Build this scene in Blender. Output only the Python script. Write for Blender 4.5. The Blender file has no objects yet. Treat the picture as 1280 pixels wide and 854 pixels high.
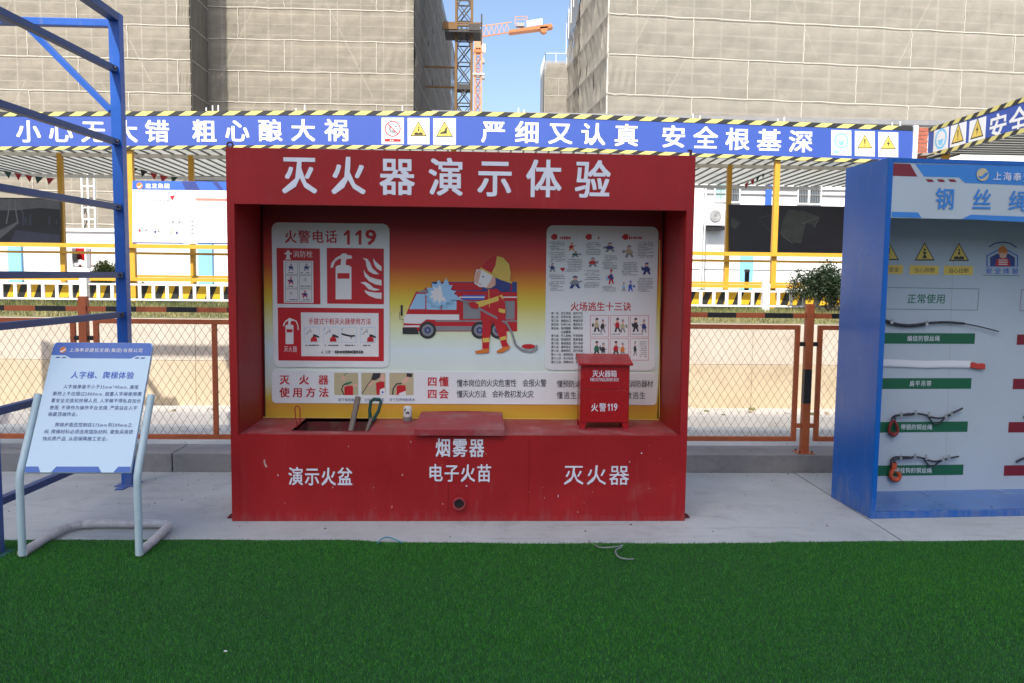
import bpy, bmesh, math, random
import numpy as np
from mathutils import Vector, Matrix
random.seed(7); RNG = np.random.default_rng(7)
SC = bpy.context.scene
COL = SC.collection
PI = math.pi

# ------------------------------------------------------------------ camera
CF, CYAW, CPITCH, CROLL = 999.4, 0.0409, -0.0828, 0.0119      # focal length in photo pixels, angles
CPOS = np.array([0.1158, -5.3842, 1.6892])
_f = np.array([math.sin(CYAW)*math.cos(CPITCH), math.cos(CYAW)*math.cos(CPITCH), math.sin(CPITCH)])
_r = np.cross(_f, [0, 0, 1]); _r /= np.linalg.norm(_r); _u = np.cross(_r, _f)
CR = _r*math.cos(CROLL) + _u*math.sin(CROLL)
CU = -_r*math.sin(CROLL) + _u*math.cos(CROLL)
cam_d = bpy.data.cameras.new('camera'); cam = bpy.data.objects.new('camera', cam_d); COL.objects.link(cam)
cam.matrix_world = Matrix([[CR[0], CU[0], -_f[0], CPOS[0]], [CR[1], CU[1], -_f[1], CPOS[1]],
                           [CR[2], CU[2], -_f[2], CPOS[2]], [0, 0, 0, 1]])
cam_d.sensor_width = 36; cam_d.lens = 36*CF/1280; cam_d.clip_start = 0.05; cam_d.clip_end = 3000
SC.camera = cam

# ------------------------------------------------------------------ light
SUN_EL, SUN_AZ = math.radians(48.3), math.radians(20.7)       # azimuth: from straight behind the camera towards the left
sd = np.array([math.sin(SUN_AZ)*math.cos(SUN_EL)*-1, -math.cos(SUN_AZ)*math.cos(SUN_EL), math.sin(SUN_EL)])  # towards the sun
w = bpy.data.worlds.new('World'); SC.world = w; w.use_nodes = True
nt = w.node_tree; nt.nodes.clear()
sky = nt.nodes.new('ShaderNodeTexSky'); sky.sky_type = 'NISHITA'; sky.sun_disc = False
sky.sun_elevation = SUN_EL; sky.sun_rotation = math.pi + SUN_AZ
sky.air_density = 0.9; sky.dust_density = 2.7; sky.ozone_density = 1.3
bg = nt.nodes.new('ShaderNodeBackground'); bg.inputs[1].default_value = 0.115
out = nt.nodes.new('ShaderNodeOutputWorld')
nt.links.new(sky.outputs[0], bg.inputs[0]); nt.links.new(bg.outputs[0], out.inputs[0])
sun_d = bpy.data.lights.new('sun', 'SUN'); sun_d.energy = 3.25; sun_d.angle = math.radians(0.5)
sun_d.color = (1.0, 0.94, 0.84)
sun = bpy.data.objects.new('sun', sun_d); COL.objects.link(sun)
sun.rotation_euler = Vector(sd).to_track_quat('Z', 'Y').to_euler()
SC.view_settings.view_transform = 'Standard'; SC.view_settings.look = 'None'
SC.view_settings.exposure = 1.12; SC.view_settings.gamma = 1.0
SC.render.engine = 'CYCLES'
SC.cycles.max_bounces = 8; SC.cycles.diffuse_bounces = 4; SC.cycles.transparent_max_bounces = 12
try: SC.cycles.use_denoising = True
except Exception: pass

# ------------------------------------------------------------------ where a measured picture point lies on a plane of the place
def ray(px, py):
    return _f*CF + CR*(px-640) - CU*(py-427)
def at(px, py, axis, val):
    d = ray(px, py); return CPOS + d*((val-CPOS[axis])/d[axis])
class Plane:
    """an upright board or wall: origin o, direction u along it, n out of its face"""
    def __init__(s, o, u, n=None):
        s.o = np.array(o, float); s.u = np.array(u, float); s.u /= np.linalg.norm(s.u)
        s.v = np.array([0, 0, 1.0])
        s.n = np.cross(s.u, s.v) if n is None else np.array(n, float)
    def loc(s, px, py):
        d = ray(px, py); t = ((s.o-CPOS)@s.n)/(d@s.n); q = CPOS + d*t - s.o
        return q@s.u, q@s.v
    def pt(s, a, b, d=0.0):
        return s.o + s.u*a + s.v*b + s.n*d

# ------------------------------------------------------------------ materials
def mat(name, col, rough=0.55, metal=0.0, var=0.08, scale=5.0, bump=0.0, bscale=40.0, col2=None, thr=(0.55, 0.7),
        coat=0.0, spec=0.5, grime=None, grad=None, trans=0.0, transl=0.0, streak=None):
    m = bpy.data.materials.new(name); m.use_nodes = True
    n = m.node_tree.nodes; l = m.node_tree.links
    b = n['Principled BSDF']
    b.inputs['Roughness'].default_value = rough; b.inputs['Metallic'].default_value = metal
    b.inputs['Specular IOR Level'].default_value = spec
    if coat: b.inputs['Coat Weight'].default_value = coat
    tc = n.new('ShaderNodeTexCoord')
    vec = tc.outputs['Object']
    if streak:
        mp = n.new('ShaderNodeMapping'); mp.inputs['Scale'].default_value = streak
        l.new(vec, mp.inputs[0]); svec = mp.outputs[0]
    else: svec = vec
    no = n.new('ShaderNodeTexNoise'); no.inputs['Scale'].default_value = scale
    no.inputs['Detail'].default_value = 6; no.inputs['Roughness'].default_value = 0.6
    l.new(svec, no.inputs['Vector'])
    hs = n.new('ShaderNodeMixRGB'); hs.blend_type = 'MULTIPLY'; hs.inputs[0].default_value = 1
    rp = n.new('ShaderNodeMapRange'); rp.inputs[1].default_value = 0.25; rp.inputs[2].default_value = 0.75
    rp.inputs[3].default_value = 1-var; rp.inputs[4].default_value = 1+var
    l.new(no.outputs[0], rp.inputs[0])
    cs = None
    if grad:                                      # colour that changes with height: list of (z, colour)
        sp = n.new('ShaderNodeSeparateXYZ'); l.new(vec, sp.inputs[0])
        mr = n.new('ShaderNodeMapRange'); z0, z1 = grad[0][0], grad[-1][0]
        mr.inputs[1].default_value = z0; mr.inputs[2].default_value = z1
        l.new(sp.outputs[2], mr.inputs[0])
        cr = n.new('ShaderNodeValToRGB'); l.new(mr.outputs[0], cr.inputs[0])
        els = cr.color_ramp.elements
        while len(els) < len(grad): els.new(0.5)
        for e, (z, c) in zip(els, grad): e.position = (z-z0)/(z1-z0); e.color = (*c, 1)
        cs = cr.outputs[0]
    if col2:
        n2 = n.new('ShaderNodeTexNoise'); n2.inputs['Scale'].default_value = scale*0.6; n2.inputs['Detail'].default_value = 8
        n2.inputs['Roughness'].default_value = 0.68; l.new(svec, n2.inputs['Vector'])
        m2 = n.new('ShaderNodeMapRange'); m2.inputs[1].default_value = thr[0]; m2.inputs[2].default_value = thr[1]
        l.new(n2.outputs[0], m2.inputs[0])
        mx = n.new('ShaderNodeMixRGB'); l.new(m2.outputs[0], mx.inputs[0])
        if cs: l.new(cs, mx.inputs[1])
        else: mx.inputs[1].default_value = (*col, 1)
        mx.inputs[2].default_value = (*col2, 1); cs = mx.outputs[0]
    if grime:                                     # splashed dirt: (height, colour, amount), streaky and uneven
        gp = n.new('ShaderNodeMapping'); gp.inputs['Scale'].default_value = (7, 7, 1.1); l.new(vec, gp.inputs[0])
        gn = n.new('ShaderNodeTexNoise'); gn.inputs['Scale'].default_value = 2.2; gn.inputs['Detail'].default_value = 8; gn.inputs['Roughness'].default_value = .7
        l.new(gp.outputs[0], gn.inputs['Vector']); gs = n.new('ShaderNodeSeparateXYZ'); l.new(vec, gs.inputs[0])
        gz = n.new('ShaderNodeMapRange'); gz.inputs[1].default_value = 0; gz.inputs[2].default_value = grime[0]; gz.inputs[3].default_value = .22; gz.inputs[4].default_value = 0; l.new(gs.outputs[2], gz.inputs[0])
        ga = n.new('ShaderNodeMath'); ga.operation = 'ADD'; l.new(gn.outputs[0], ga.inputs[0]); l.new(gz.outputs[0], ga.inputs[1])
        gm = n.new('ShaderNodeMapRange'); gm.inputs[1].default_value = .58; gm.inputs[2].default_value = .82; gm.inputs[4].default_value = grime[2]; l.new(ga.outputs[0], gm.inputs[0])
        gx = n.new('ShaderNodeMixRGB'); l.new(gm.outputs[0], gx.inputs[0]); gx.inputs[2].default_value = (*grime[1], 1)
        if cs: l.new(cs, gx.inputs[1])
        else: gx.inputs[1].default_value = (*col, 1)
        cs = gx.outputs[0]
    if cs: l.new(cs, hs.inputs[1])
    else: hs.inputs[1].default_value = (*col, 1)
    l.new(rp.outputs[0], hs.inputs[2]); l.new(hs.outputs[0], b.inputs['Base Color'])
    rr = n.new('ShaderNodeMapRange'); rr.inputs[3].default_value = max(0.02, rough-0.1); rr.inputs[4].default_value = min(1, rough+0.12)
    l.new(no.outputs[0], rr.inputs[0]); l.new(rr.outputs[0], b.inputs['Roughness'])
    if bump:
        nb = n.new('ShaderNodeTexNoise'); nb.inputs['Scale'].default_value = bscale; nb.inputs['Detail'].default_value = 5
        l.new(svec, nb.inputs['Vector'])
        bp = n.new('ShaderNodeBump'); bp.inputs['Strength'].default_value = bump; bp.inputs['Distance'].default_value = 0.01
        l.new(nb.outputs[0], bp.inputs['Height']); l.new(bp.outputs[0], b.inputs['Normal'])
    surf = b.outputs[0]; o = n['Material Output']
    if transl:
        t = n.new('ShaderNodeBsdfTranslucent'); l.new(hs.outputs[0], t.inputs[0])
        ms = n.new('ShaderNodeMixShader'); ms.inputs[0].default_value = transl
        l.new(surf, ms.inputs[1]); l.new(t.outputs[0], ms.inputs[2]); surf = ms.outputs[0]
    if trans:
        t = n.new('ShaderNodeBsdfTransparent')
        ms = n.new('ShaderNodeMixShader'); ms.inputs[0].default_value = trans
        l.new(surf, ms.inputs[1]); l.new(t.outputs[0], ms.inputs[2]); surf = ms.outputs[0]
    if surf is not b.outputs[0]: l.new(surf, o.inputs[0])
    return m

def concrete(name, base, dark, light, sc=1.0, wear=1.0):
    m = bpy.data.materials.new(name); m.use_nodes = True
    n = m.node_tree.nodes; l = m.node_tree.links; b = n['Principled BSDF']
    tc = n.new('ShaderNodeTexCoord'); v = tc.outputs['Object']
    def noise(s, d, r, vv=v):
        q = n.new('ShaderNodeTexNoise'); q.inputs['Scale'].default_value = s; q.inputs['Detail'].default_value = d
        q.inputs['Roughness'].default_value = r; l.new(vv, q.inputs['Vector']); return q.outputs[0]
    def rng(x, a, c, lo, hi):
        q = n.new('ShaderNodeMapRange'); q.inputs[1].default_value = a; q.inputs[2].default_value = c
        q.inputs[3].default_value = lo; q.inputs[4].default_value = hi; l.new(x, q.inputs[0]); return q.outputs[0]
    def mix(f, a, c, mode='MIX'):
        q = n.new('ShaderNodeMixRGB'); q.blend_type = mode
        l.new(f, q.inputs[0]) if not isinstance(f, float) else setattr(q.inputs[0], 'default_value', f)
        for i, x in ((1, a), (2, c)):
            if isinstance(x, tuple): q.inputs[i].default_value = (*x, 1)
            else: l.new(x, q.inputs[i])
        return q.outputs[0]
    big = rng(noise(0.9*sc, 6, 0.62), 0.38, 0.68, 0, 1)
    c = mix(big, base, light)
    mp = n.new('ShaderNodeMapping'); mp.inputs['Scale'].default_value = (0.6, 3.2, 1); mp.inputs['Rotation'].default_value = (0, 0, 0.25)
    l.new(v, mp.inputs[0])
    st = rng(noise(2.4*sc, 8, 0.7, mp.outputs[0]), 0.54, 0.74, 0, 0.75*wear)
    c = mix(st, c, dark)
    sp = rng(noise(38*sc, 3, 0.5), 0.66, 0.74, 0, 0.6*wear); c = mix(sp, c, dark)
    fine = rng(noise(120*sc, 4, 0.7), 0.3, 0.7, 0.9, 1.1)
    g = n.new('ShaderNodeCombineXYZ')
    for i in range(3): l.new(fine, g.inputs[i])
    c = mix(1.0, c, g.outputs[0], 'MULTIPLY')
    vo = n.new('ShaderNodeTexVoronoi'); vo.feature = 'DISTANCE_TO_EDGE'; vo.inputs['Scale'].default_value = 0.45*sc
    wv = n.new('ShaderNodeVectorMath'); wv.operation = 'ADD'; wn = n.new('ShaderNodeTexNoise'); wn.inputs['Scale'].default_value = 2.5
    wn.inputs['Detail'].default_value = 6; l.new(v, wn.inputs[0])
    ws = n.new('ShaderNodeVectorMath'); ws.operation = 'SCALE'; ws.inputs['Scale'].default_value = 0.25
    l.new(wn.outputs[1], ws.inputs[0]); l.new(v, wv.inputs[0]); l.new(ws.outputs[0], wv.inputs[1]); l.new(wv.outputs[0], vo.inputs['Vector'])
    ck = rng(vo.outputs[0], 0.0, 0.0022, 0.55*wear, 0)
    cm = rng(noise(0.7*sc, 3, 0.5), 0.56, 0.62, 0, 1); cq = n.new('ShaderNodeMath'); cq.operation = 'MULTIPLY'; l.new(ck, cq.inputs[0]); l.new(cm, cq.inputs[1])
    c = mix(cq.outputs[0], c, dark)
    bl = rng(noise(4.5*sc, 9, 0.75), 0.52, 0.72, 0, 0.55*wear); c = mix(bl, c, dark)
    wh = rng(noise(7*sc, 6, 0.7), 0.60, 0.72, 0, 0.5); c = mix(wh, c, light)
    l.new(c, b.inputs['Base Color']); b.inputs['Roughness'].default_value = 0.8
    bp = n.new('ShaderNodeBump'); bp.inputs['Strength'].default_value = 0.35; bp.inputs['Distance'].default_value = 0.006
    l.new(noise(30*sc, 8, 0.7), bp.inputs['Height']); l.new(bp.outputs[0], b.inputs['Normal'])
    return m

RED = mat('red_painted_steel', (0.31, 0.0105, 0.0135), 0.48, var=0.16, scale=2.2, col2=(0.33, 0.05, 0.045), thr=(0.64, 0.78), bump=0.12, bscale=3, spec=0.32, grime=(0.09, (0.28, 0.10, 0.095), .45))
REDTOP = mat('dusty_red_steel', (0.30, 0.03, 0.038), 0.55, var=0.2, scale=7, col2=(0.36, 0.17, 0.17), thr=(0.48, 0.72))
REDBOX = mat('glossy_red_box', (0.34, 0.008, 0.012), 0.25, var=0.08, scale=4)
REDDK = mat('rusty_red_inside', (0.12, 0.012, 0.014), 0.7, var=0.3, scale=12, col2=(0.09, 0.05, 0.035), thr=(0.5, 0.62))
CHIP = mat('bare_chip', (0.5, 0.3, 0.28), 0.7)
LETTER = mat('white_vinyl_letter', (0.68, 0.70, 0.78), 0.45, var=0.06, scale=9)
WHITE = mat('white_print', (0.78, 0.78, 0.78), 0.5, var=0.02)
PAPER = mat('poster_white', (0.76, 0.80, 0.81), 0.4, var=0.05, scale=4)
INKRED = mat('ink_red', (0.52, 0.012, 0.02), 0.45, var=0.04)
INKBLK = mat('ink_black', (0.03, 0.03, 0.035), 0.5, var=0.1)
INKGREY = mat('ink_grey', (0.25, 0.26, 0.28), 0.5, var=0.1)
INKYEL = mat('ink_yellow', (0.72, 0.52, 0.10), 0.5, var=0.05)
INKORG = mat('ink_orange', (0.68, 0.2, 0.03), 0.5, var=0.05)
INKBLU = mat('ink_blue', (0.035, 0.12, 0.55), 0.5, var=0.05)
INKNAVY = mat('ink_navy', (0.03, 0.05, 0.22), 0.5, var=0.05)
INKSKY = mat('ink_pale_blue', (0.33, 0.58, 0.82), 0.5, var=0.05)
INKTAN = mat('ink_tan', (0.50, 0.44, 0.27), 0.5, var=0.06)
INKSKIN = mat('ink_skin', (0.72, 0.42, 0.32), 0.5, var=0.05)
INKGRN = mat('ink_green', (0.02, 0.16, 0.09), 0.5, var=0.05)
SKYBLUE = mat('sky_blue_paint', (0.22, 0.56, 0.82), 0.6, var=0.03)
FLAME = mat('flame_print_shaded_top', (1, 1, 1), 0.42, var=0.05, scale=3,
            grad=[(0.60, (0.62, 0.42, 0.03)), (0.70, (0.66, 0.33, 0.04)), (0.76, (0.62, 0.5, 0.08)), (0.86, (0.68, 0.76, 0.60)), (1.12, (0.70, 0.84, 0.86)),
                  (1.30, (0.74, 0.80, 0.46)), (1.48, (0.70, 0.58, 0.06)), (1.60, (0.72, 0.32, 0.02)), (1.74, (0.60, 0.07, 0.02)), (1.90, (0.50, 0.012, 0.012)), (2.12, (0.20, 0.005, 0.006))])  # topmost stop darkens the printed red for shade under the booth roof
BLUEST = mat('blue_painted_tube', (0.006, 0.085, 0.40), 0.38, var=0.12, scale=6, grime=(0.3, (0.14, 0.17, 0.24), .7))
BLUERG = mat('shade_darkened_blue_tube', (0.012, 0.055, 0.20), 0.45, var=0.12, scale=6)  # frame blue darkened for the rung sides turned away from the sun
BLUECAB = mat('blue_powder_coat', (0.006, 0.105, 0.42), 0.24, var=0.07, scale=3, coat=0.0, spec=0.42, bump=0.5, bscale=1.6, grime=(0.3, (0.16, 0.20, 0.30), .6))
BLUEHDR = mat('header_blue', (0.03, 0.19, 0.55), 0.4, var=0.03)
CABPAN = mat('cabinet_panel', (0.40, 0.47, 0.53), 0.4, var=0.05, scale=2)
CABFLOOR = mat('cabinet_floor_dusty_blue', (0.07, 0.17, 0.42), 0.3, var=0.2, scale=8, col2=(0.3, 0.36, 0.5), thr=(0.56, 0.75))
LABGRN = mat('green_label', (0.004, 0.10, 0.045), 0.5, var=0.05)
LABRED = mat('red_label', (0.17, 0.008, 0.02), 0.5, var=0.05)
SIGNW = mat('sign_board_pale', (0.52, 0.70, 0.84), 0.35, var=0.03)
SIGNB = mat('sign_board_blue', (0.035, 0.13, 0.47), 0.4, var=0.03)
TUBE = mat('white_enamel_tube', (0.48, 0.62, 0.66), 0.35, var=0.06, scale=10)
WRAP = mat('taped_foam_wrap', (0.52, 0.50, 0.50), 0.5, var=0.18, scale=22, bump=0.7, bscale=35)
ORANGE = mat('orange_fence_paint', (0.40, 0.10, 0.033), 0.55, var=0.15, scale=14)
BLACKP = mat('black_paint', (0.015, 0.015, 0.017), 0.5, var=0.2)
WIRE = mat('rusty_wire', (0.12, 0.07, 0.05), 0.6, metal=0.3, var=0.2)
YEL = mat('yellow_post_paint', (0.62, 0.33, 0.03), 0.45, var=0.08, scale=6)
YELS = mat('hazard_yellow', (0.62, 0.55, 0.18), 0.5, var=0.08, scale=3)
YELB = mat('hazard_deep_yellow', (0.72, 0.42, 0.02), 0.5, var=0.08, scale=3)
BLKS = mat('hazard_black', (0.02, 0.022, 0.02), 0.5, var=0.08)
BANNER = mat('banner_blue', (0.034, 0.082, 0.37), 0.5, var=0.06, scale=0.7)
ROOFM = mat('translucent_roof_sheet', (0.50, 0.51, 0.47), 0.45, var=0.14, scale=1.2, col2=(0.26, 0.31, 0.34), thr=(0.52, 0.68), transl=0.45)
SEAM = mat('roof_joint_channel', (0.16, 0.16, 0.15), 0.7, var=0.2)
WHITEP = mat('white_metal_paint', (0.75, 0.76, 0.76), 0.45, var=0.04)
WALLW = mat('white_render', (0.80, 0.80, 0.78), 0.75, var=0.04, scale=1.0)
CREAM = concrete('cream_wall_concrete', (0.46, 0.37, 0.25), (0.33, 0.25, 0.16), (0.50, 0.42, 0.30), 0.9, 0.8)
CREAM2 = concrete('pale_pink_wall_concrete', (0.50, 0.43, 0.35), (0.38, 0.31, 0.24), (0.54, 0.48, 0.41), 0.9, 0.7)
FOOTC = concrete('footing_concrete', (0.44, 0.42, 0.39), (0.26, 0.24, 0.22), (0.52, 0.5, 0.47), 1.0, 0.8)
SLAB = concrete('trowelled_concrete', (0.375, 0.40, 0.395), (0.245, 0.255, 0.245), (0.47, 0.492, 0.485), 1.0, 1.0)
KERBC = concrete('kerb_concrete', (0.20, 0.205, 0.215), (0.11, 0.11, 0.115), (0.25, 0.255, 0.262), 1.3, 1.0)
GROUND = concrete('yard_ground', (0.42, 0.41, 0.39), (0.26, 0.25, 0.23), (0.5, 0.49, 0.47), 0.4, 0.8)
TURFB = mat('turf_backing', (0.012, 0.07, 0.012), 0.9, var=0.25, scale=40)
SOIL = mat('verge_soil', (0.17, 0.16, 0.08), 0.95, var=0.4, scale=6)
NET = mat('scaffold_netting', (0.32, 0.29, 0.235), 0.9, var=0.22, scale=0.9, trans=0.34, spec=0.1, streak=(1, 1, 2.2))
NETDK = mat('side_shaded_netting', (0.22, 0.20, 0.17), 0.9, var=0.2, scale=0.8, trans=0.2, spec=0.1, streak=(2.5, 1, 0.5))  # netting colour darkened for side faces that catch less sun
HEM = mat('netting_hem', (0.50, 0.47, 0.41), 0.8, var=0.1)
POLE = mat('galvanised_pole', (0.72, 0.70, 0.64), 0.6, var=0.1)
CORE = mat('bare_building_core', (0.16, 0.15, 0.14), 0.9, var=0.15, scale=0.4)
MASTY = mat('hoist_mast_yellow_brown', (0.17, 0.085, 0.018), 0.6, var=0.2, scale=2)
MASTD = mat('hoist_dark_steel', (0.05, 0.045, 0.045), 0.6, var=0.2)
CRANEO = mat('crane_orange', (0.44, 0.15, 0.045), 0.55, var=0.1)
CRANEP = mat('crane_pale_orange', (0.52, 0.25, 0.14), 0.55, var=0.1)
GLASS = mat('window_glass', (0.06, 0.08, 0.10), 0.12, var=0.1)
GLASSG = mat('pale_green_curtained_glass', (0.35, 0.55, 0.52), 0.3, var=0.1)
GREYM = mat('grey_metal', (0.30, 0.30, 0.30), 0.5, metal=0.4, var=0.1)
STEEL = mat('bright_steel', (0.65, 0.66, 0.68), 0.3, metal=0.9, var=0.1)
ROPEM = mat('black_wire_rope', (0.018, 0.02, 0.026), 0.45, var=0.4, scale=120, col2=(0.10, 0.11, 0.13), thr=(.55, .62), bump=.8, bscale=160)
HOOKR = mat('red_hook_paint', (0.20, 0.02, 0.015), 0.4, var=0.2)
HOOKO = mat('orange_hook_paint', (0.42, 0.07, 0.02), 0.4, var=0.2)
WEBW = mat('white_webbing', (0.66, 0.68, 0.72), 0.7, var=0.06)
WEBR = mat('red_sleeve', (0.48, 0.04, 0.03), 0.6, var=0.1)
WOOD = mat('weathered_wood', (0.17, 0.14, 0.12), 0.75, var=0.25, scale=30)
GRNPL = mat('dark_green_plastic', (0.012, 0.07, 0.06), 0.4, var=0.15)
BRICK = mat('red_brick', (0.36, 0.11, 0.07), 0.85, var=0.3, scale=9)
MORTAR = mat('mortar', (0.40, 0.36, 0.33), 0.9, var=0.1)
LEAFD = mat('dark_glossy_leaf', (0.018, 0.035, 0.014), 0.4, var=0.5, scale=14)
LEAFL = mat('light_leaf', (0.17, 0.21, 0.055), 0.6, var=0.4, scale=10)
BARK = mat('bark', (0.08, 0.06, 0.045), 0.9, var=0.3)
DKBOARD = mat('dark_glossy_print', (0.016, 0.017, 0.024), 0.5, var=0.5, scale=1.4)
PHOTOG = mat('dark_print_grey', (0.11, 0.115, 0.13), 0.5, var=0.3, scale=5)
PHOTOW = mat('dark_print_water', (0.045, 0.05, 0.085), 0.5, var=0.3, scale=5)
CORDB = mat('blue_cord', (0.03, 0.28, 0.36), 0.5, var=0.1)
RINGP = mat('dark_purple_steel', (0.06, 0.012, 0.03), 0.5, var=0.1)
TINW = mat('white_tin', (0.6, 0.6, 0.6), 0.4, var=0.1)
BEIGE = mat('beige_render', (0.42, 0.40, 0.36), 0.85, var=0.06, scale=0.3)
APRON = mat('asphalt_apron', (0.09, 0.09, 0.095), 0.9, var=0.2, scale=2)

# ------------------------------------------------------------------ mesh collecting
class MB:
    def __init__(s): s.v = []; s.f = []; s.mi = []; s.mats = []
    def m(s, mt):
        if mt not in s.mats: s.mats.append(mt)
        return s.mats.index(mt)
    def add(s, verts, faces, mt):
        k = len(s.v); i = s.m(mt)
        s.v.extend([tuple(map(float, q)) for q in verts]); s.f.extend([tuple(a+k for a in f) for f in faces]); s.mi.extend([i]*len(faces)); return s
    def hexa(s, p, mt):     # 8 points: bottom ring 0-3, top ring 4-7
        return s.add(p, [(3, 2, 1, 0), (4, 5, 6, 7), (0, 1, 5, 4), (1, 2, 6, 5), (2, 3, 7, 6), (3, 0, 4, 7)], mt)
    def box(s, x0, x1, y0, y1, z0, z1, mt):
        return s.hexa([(x0, y0, z0), (x1, y0, z0), (x1, y1, z0), (x0, y1, z0), (x0, y0, z1), (x1, y0, z1), (x1, y1, z1), (x0, y1, z1)], mt)
    def bar(s, a, b, wd, ht, mt, up=(0, 0, 1)):      # rectangular bar between two points
        a = Vector(a); b = Vector(b); d = (b-a).normalized(); up = Vector(up)
        if abs(d.dot(up)) > 0.98: up = Vector((0, 1, 0))
        sx = d.cross(up).normalized(); sz = sx.cross(d).normalized(); sx = sx*wd/2; sz = sz*ht/2
        return s.hexa([a-sx-sz, a+sx-sz, a+sx+sz, a-sx+sz, b-sx-sz, b+sx-sz, b+sx+sz, b-sx+sz], mt)
    def tube(s, pts, r, mt, k=10, cap=True, rs=None):
        pts = [Vector(q) for q in pts]; rings = []; nrm = None
        for i, q in enumerate(pts):
            a = pts[max(0, i-1)]; b = pts[min(len(pts)-1, i+1)]; d = (b-a).normalized()
            if nrm is None:
                nrm = d.orthogonal().normalized()
            nrm = (nrm - d*nrm.dot(d)).normalized(); bn = d.cross(nrm)
            rr = rs[i] if rs else r
            rings.append([q + (nrm*math.cos(2*PI*j/k) + bn*math.sin(2*PI*j/k))*rr for j in range(k)])
        V = [p for R_ in rings for p in R_]; F = []
        for i in range(len(pts)-1):
            for j in range(k): F.append((i*k+j, i*k+(j+1) % k, (i+1)*k+(j+1) % k, (i+1)*k+j))
        if cap: F.append(tuple(range(k))[::-1]); F.append(tuple((len(pts)-1)*k+j for j in range(k)))
        return s.add(V, F, mt)
    def lathe(s, c, axis, prof, mt, k=20):          # prof: list of (along, radius)
        c = Vector(c); ax = Vector(axis).normalized(); n1 = ax.orthogonal().normalized(); n2 = ax.cross(n1); V = []; F = []
        for (h, r) in prof:
            for j in range(k): V.append(c + ax*h + (n1*math.cos(2*PI*j/k)+n2*math.sin(2*PI*j/k))*r)
        for i in range(len(prof)-1):
            for j in range(k): F.append((i*k+j, i*k+(j+1) % k, (i+1)*k+(j+1) % k, (i+1)*k+j))
        return s.add(V, F, mt)
    def build(s, name, parent=None, smooth=False, bevel=0.0, origin=None, fix=True):
        me = bpy.data.meshes.new(name)
        base = Vector(origin) if origin is not None else (root_loc(parent) if parent else Vector((0, 0, 0)))
        me.from_pydata([Vector(q)-base for q in s.v], [], s.f)
        for q in s.mats: me.materials.append(q)
        me.polygons.foreach_set('material_index', s.mi)
        if fix:
            bm = bmesh.new(); bm.from_mesh(me); bmesh.ops.recalc_face_normals(bm, faces=bm.faces); bm.to_mesh(me); bm.free()
        if smooth: me.polygons.foreach_set('use_smooth', [True]*len(me.polygons))
        me.update()
        o = bpy.data.objects.new(name, me); COL.objects.link(o)
        if parent:
            o.parent = parent
            if origin is not None: o.location = base - root_loc(parent)
        elif origin is not None: o.location = base
        if bevel:
            b = o.modifiers.new('bevel', 'BEVEL'); b.width = bevel; b.segments = 2; b.limit_method = 'ANGLE'; b.angle_limit = 0.7
        if smooth:
            try:
                for e in me.edges: pass
                me.set_sharp_from_angle(angle=0.8)
            except Exception: pass
        return o
def root_loc(o):
    v = Vector(o.location)
    while o.parent: o = o.parent; v += Vector(o.location)
    return v
def thing(name, loc, label, cat, group=None):
    o = bpy.data.objects.new(name, None); COL.objects.link(o); o.location = loc; o.empty_display_size = 0.1
    o['label'] = label; o['category'] = cat
    if group: o['group'] = group
    return o
def tag(o, label, cat, group=None):
    o['label'] = label; o['category'] = cat
    if group: o['group'] = group
    return o
def stuff(o, lab=None, cat=None):
    o['kind'] = 'stuff'
    if lab: o['label'] = lab; o['category'] = cat
    return o
def struct(o): o['kind'] = 'structure'; return o
def copy_of(o, loc, parent, name=None):
    c = o.copy(); c.location = Vector(loc)-(root_loc(parent) if parent else Vector()); c.parent = parent; COL.objects.link(c); return c

# ------------------------------------------------------------------ lettering (Blender's built-in font, turned into flat mesh)
_gc = {}
_fc = bpy.data.curves.new('glyph', 'FONT'); _fo = bpy.data.objects.new('glyph', _fc); COL.objects.link(_fo)
def glyph(ch, bold, res=2):
    """outline of a character; bold ones are thickened by laying shifted copies over one another
    (each a hair further out, see BOLDD), so that narrow gaps in dense characters stay open"""
    k = (ch, res)
    if k not in _gc:
        _fc.body = ch; _fc.resolution_u = res
        bpy.context.view_layer.update()
        dg = bpy.context.evaluated_depsgraph_get(); ev = _fo.evaluated_get(dg); me = ev.to_mesh()
        vs = np.array([tuple(v.co[:2]) for v in me.vertices]) if len(me.vertices) else np.zeros((0, 2))
        fs = [tuple(p.vertices) for p in me.polygons]; ev.to_mesh_clear(); _gc[k] = (vs, fs)
    vs, fs = _gc[k]
    return vs, fs
def put_glyph(mb, vs, fs, bold, fn, d, mt):
    """fn(x, y, d) -> point; bold in em"""
    sh = [(0, 0)] if bold < 0.004 else [(-bold, -bold*.7), (bold, -bold*.7), (bold, bold*.7), (-bold, bold*.7)]
    if bold > 0.022: sh.append((0, 0))
    for i, (sx, sy) in enumerate(sh): mb.add([fn(x+sx, y+sy, d+0.00004*i) for x, y in vs], fs, mt)
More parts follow.
